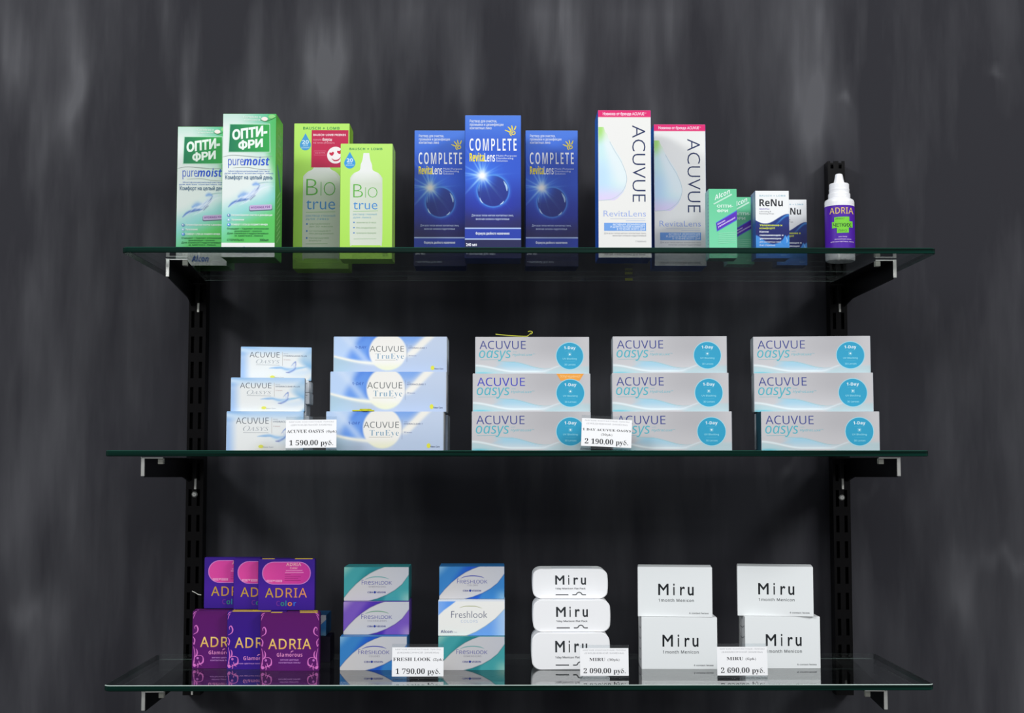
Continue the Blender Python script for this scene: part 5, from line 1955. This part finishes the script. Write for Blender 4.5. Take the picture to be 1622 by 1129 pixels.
# curled yellow strip on the first silver stack
p = at_depth(785, 531, .08)
q = at_depth(843, 527, .08)
t = empty('yellow_strip', (p.x, .0795, ztop))
n = 22
V, Fc = [], []
for i in range(n):
    s = i / (n - 1)
    x = s * (q.x - p.x)
    zc = .0034 - .0030 * math.sin(min(1, s / .86) * 1.5708) + .005 * max(0, s - .86) / .14
    if i >= n - 2:
        x -= .001
    for yy in (0.0, .008):
        V += [(x, yy, zc), (x, yy, zc + .0008)]
for i in range(n - 1):
    o = 4 * i
    Fc += [[o, o + 4, o + 6, o + 2], [o + 1, o + 3, o + 7, o + 5], [o, o + 1, o + 5, o + 4], [o + 2, o + 6, o + 7, o + 3]]
Fc += [[0, 2, 3, 1], [4 * n - 4, 4 * n - 3, 4 * n - 1, 4 * n - 2]]
me = bpy.data.meshes.new('strip')
me.from_pydata(V, [], Fc)
link('strip', me, t, 'yellow_plastic')
me2 = bpy.data.meshes.new('curled_end')
x1 = q.x - p.x
me2.from_pydata([(x1 - .003 + .003 * math.cos(a), y, .0062 + .0016 * math.sin(a)) for y in (.001, .007) for a in np.linspace(-1.4, 2.6, 14)], [],
                [[i, i + 1, 15 + i, 14 + i] for i in range(13)])
oo = link('curled_end', me2, t, 'yellow_plastic')
md = oo.modifiers.new('thick', 'SOLIDIFY')
md.thickness = .0008
tag(t, 'curled yellow plastic strip lying on top of a silver carton', 'strip')

# ---- lowest shelf
G6 = 'purple and violet thin lens cartons'
yr = depth_of(1062, Z3)
st = .0126
yf = {'r': yr, 'm': yr + st, 'l': yr + 2 * st, 'r2': yr + 2 * st, 'm2': yr + 3 * st, 'l2': yr + 4 * st}
z3r = goods('glam', 'thin_carton', 412, 505.5, 970, yf['r'], Z3, 'purple carton with gold and pink lettering, frontmost of the lower row', 'carton', G6)
z3m = goods('glamblue', 'thin_carton', 359, 452.5, 968, yf['m'], Z3, 'violet-blue carton with gold and pink lettering in the middle of the lower row', 'carton', G6)
z3l = goods('glamplain', 'thin_carton', 304, 397, 967.5, yf['l'], Z3, 'purple carton with gold and pink lettering, nearest the upright', 'carton', G6)
zA = z3r['top']
b1 = goods('glam', 'thin_carton', 412.5, 505, None, yf['r2'], Z3, 'purple carton standing just behind the frontmost purple one', 'carton', G6)
b2 = goods('glamblue', 'thin_carton', 361, 453, None, yf['m2'], Z3, 'violet-blue carton standing just behind the lower violet-blue one', 'carton', G6)
b3 = goods('glamplain', 'thin_carton', 307, 398, None, yf['l2'], Z3, 'purple carton standing just behind the purple one nearest the upright', 'carton', G6)
for b_ in (b1, b2, b3):
    b_.scale.z = (zA - .0006 - Z3) / .084
zu = zA + .0008
goods('colour', 'thin_carton', 408.5, 498, 885, yf['r2'] + .0004, zu, 'violet carton with complete pink panel and rainbow lettering, frontmost of upper row', 'carton', G6)
goods('colourplain', 'thin_carton', 369.5, 459, 884, yf['m2'] + .0004, zu, 'violet carton with cropped pink panel, middle of the upper row', 'carton', G6)
goods('colourplain', 'thin_carton', 323, 412, 882.5, yf['l2'] + .0004, zu, 'violet carton with pink panel, upper row, nearest the upright', 'carton', G6)
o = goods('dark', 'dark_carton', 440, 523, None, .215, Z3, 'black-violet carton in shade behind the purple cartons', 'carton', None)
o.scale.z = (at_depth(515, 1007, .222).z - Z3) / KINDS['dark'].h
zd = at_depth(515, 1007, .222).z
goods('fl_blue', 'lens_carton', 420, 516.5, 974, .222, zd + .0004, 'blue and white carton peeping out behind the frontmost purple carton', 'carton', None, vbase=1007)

G7 = 'cartons with a slanted grey leaf shape'
yA = depth_of(1061, Z3)
a = goods('fl_blue', 'lens_carton', 538, 644.5, 1008, yA, Z3, 'bright blue and grey leaf carton under the violet one', 'carton', G7)
b = goods('fl_purple', 'lens_carton', 543.5, 648, 953, yA + .022, a['top'] + E, 'violet and grey leaf carton in the middle of its stack', 'carton', G7)
goods('fl_teal', 'lens_carton', 544.5, 647.5, 898, yA + .036, b['top'] + E, 'teal and grey leaf carton on top of the violet one', 'carton', G7)
a = goods('fl_teal', 'lens_carton', 694, 799.5, 1008, yA, Z3, 'teal and grey leaf carton at the bottom, under the white one', 'carton', G7)
b = goods('fl_white', 'lens_carton', 694, 799.5, 950, yA + .008, a['top'] + E, 'mostly white carton with pale blue corners in the middle of its stack', 'carton', G7)
goods('fl_blue', 'lens_carton', 695.5, 799, 897, yA + .022, b['top'] + E, 'bright blue and grey leaf carton on top of the mostly white one', 'carton', G7)

G8 = 'white cartons with round corners'
a = goods('flat', 'sleeve_carton', 842, 966.5, 1002, yA, Z3, 'white round-cornered carton, lowest of three, behind the price card', 'carton', G8)
b = goods('flat', 'sleeve_carton', 844, 967, 950, yA + .006, a['top'] + E, 'white round-cornered carton in the middle of its stack', 'carton', G8)
goods('flat', 'sleeve_carton', 843.5, 963, 901, yA + .022, b['top'] + E, 'white round-cornered carton, topmost of its stack', 'carton', G8)
G9 = 'square white monthly lens cartons'
y5 = depth_of(1060, Z3)
a = goods('month', 'lens_carton', 1017, 1137, 977.5, y5, Z3, 'plain white square-edged carton, lower, beside the round-cornered stack', 'carton', G9, rz=math.radians(-1))
goods('month', 'lens_carton', 1013.5, 1131, 898, y5 + .004, a['top'] + E, 'plain white square-edged carton, upper, beside the round-cornered stack', 'carton', G9, rz=math.radians(-6))
a = goods('month', 'lens_carton', 1180.5, 1300, 976.5, depth_of(1059, Z3), Z3, 'plain white square-edged carton, lower, beside the upright', 'carton', G9)
goods('month', 'lens_carton', 1173.5, 1292, 897, depth_of(1059, Z3) + .004, a['top'] + E, 'plain white square-edged carton, upper, beside the upright', 'carton', G9, rz=math.radians(-9))

# ---- price cards
G10 = 'price cards in clear holders'


def price(kind, uc, vb, z, y, roll, label, rz=0.0, wpx=None):
    k = KINDS[kind]
    p = at_depth(uc, vb, y)
    s = (wpx * (y - CAM_LOC.y) / F / k.w) if wpx else 1
    o = k.place('price_tag', (p.x, y, z + (.0005 if not roll else abs(math.sin(roll)) * k.w / 2 + .0003)), rz, (s, 1, s), roll)
    o.rotation_euler = (math.radians(-6), roll, rz)
    return tag(o, label, 'price card', G10)


price('tag1', 492.5, 712, Z2, .020, math.radians(-.6), 'white price card in front of the lowest small pale blue carton', 0, 80.5)
price('tag2', 960, 712, Z2, .012, math.radians(2.6), 'tilted white price card between two silver stacks', 0, 80)
price('tag3', 661.5, 1077, Z3, .050, 0.0, 'white price card between the two leaf carton stacks', 0, 81)
price('tag4', 957.5, 1075, Z3, .056, 0.0, 'white price card in front of the round-cornered white cartons', 0, 76.5)
price('tag5', 1176.5, 1075, Z3, .056, 0.0, 'white price card between the square white cartons', 0, 79.5)

for o in SC.objects:
    if 'top' in o:
        del o['top']
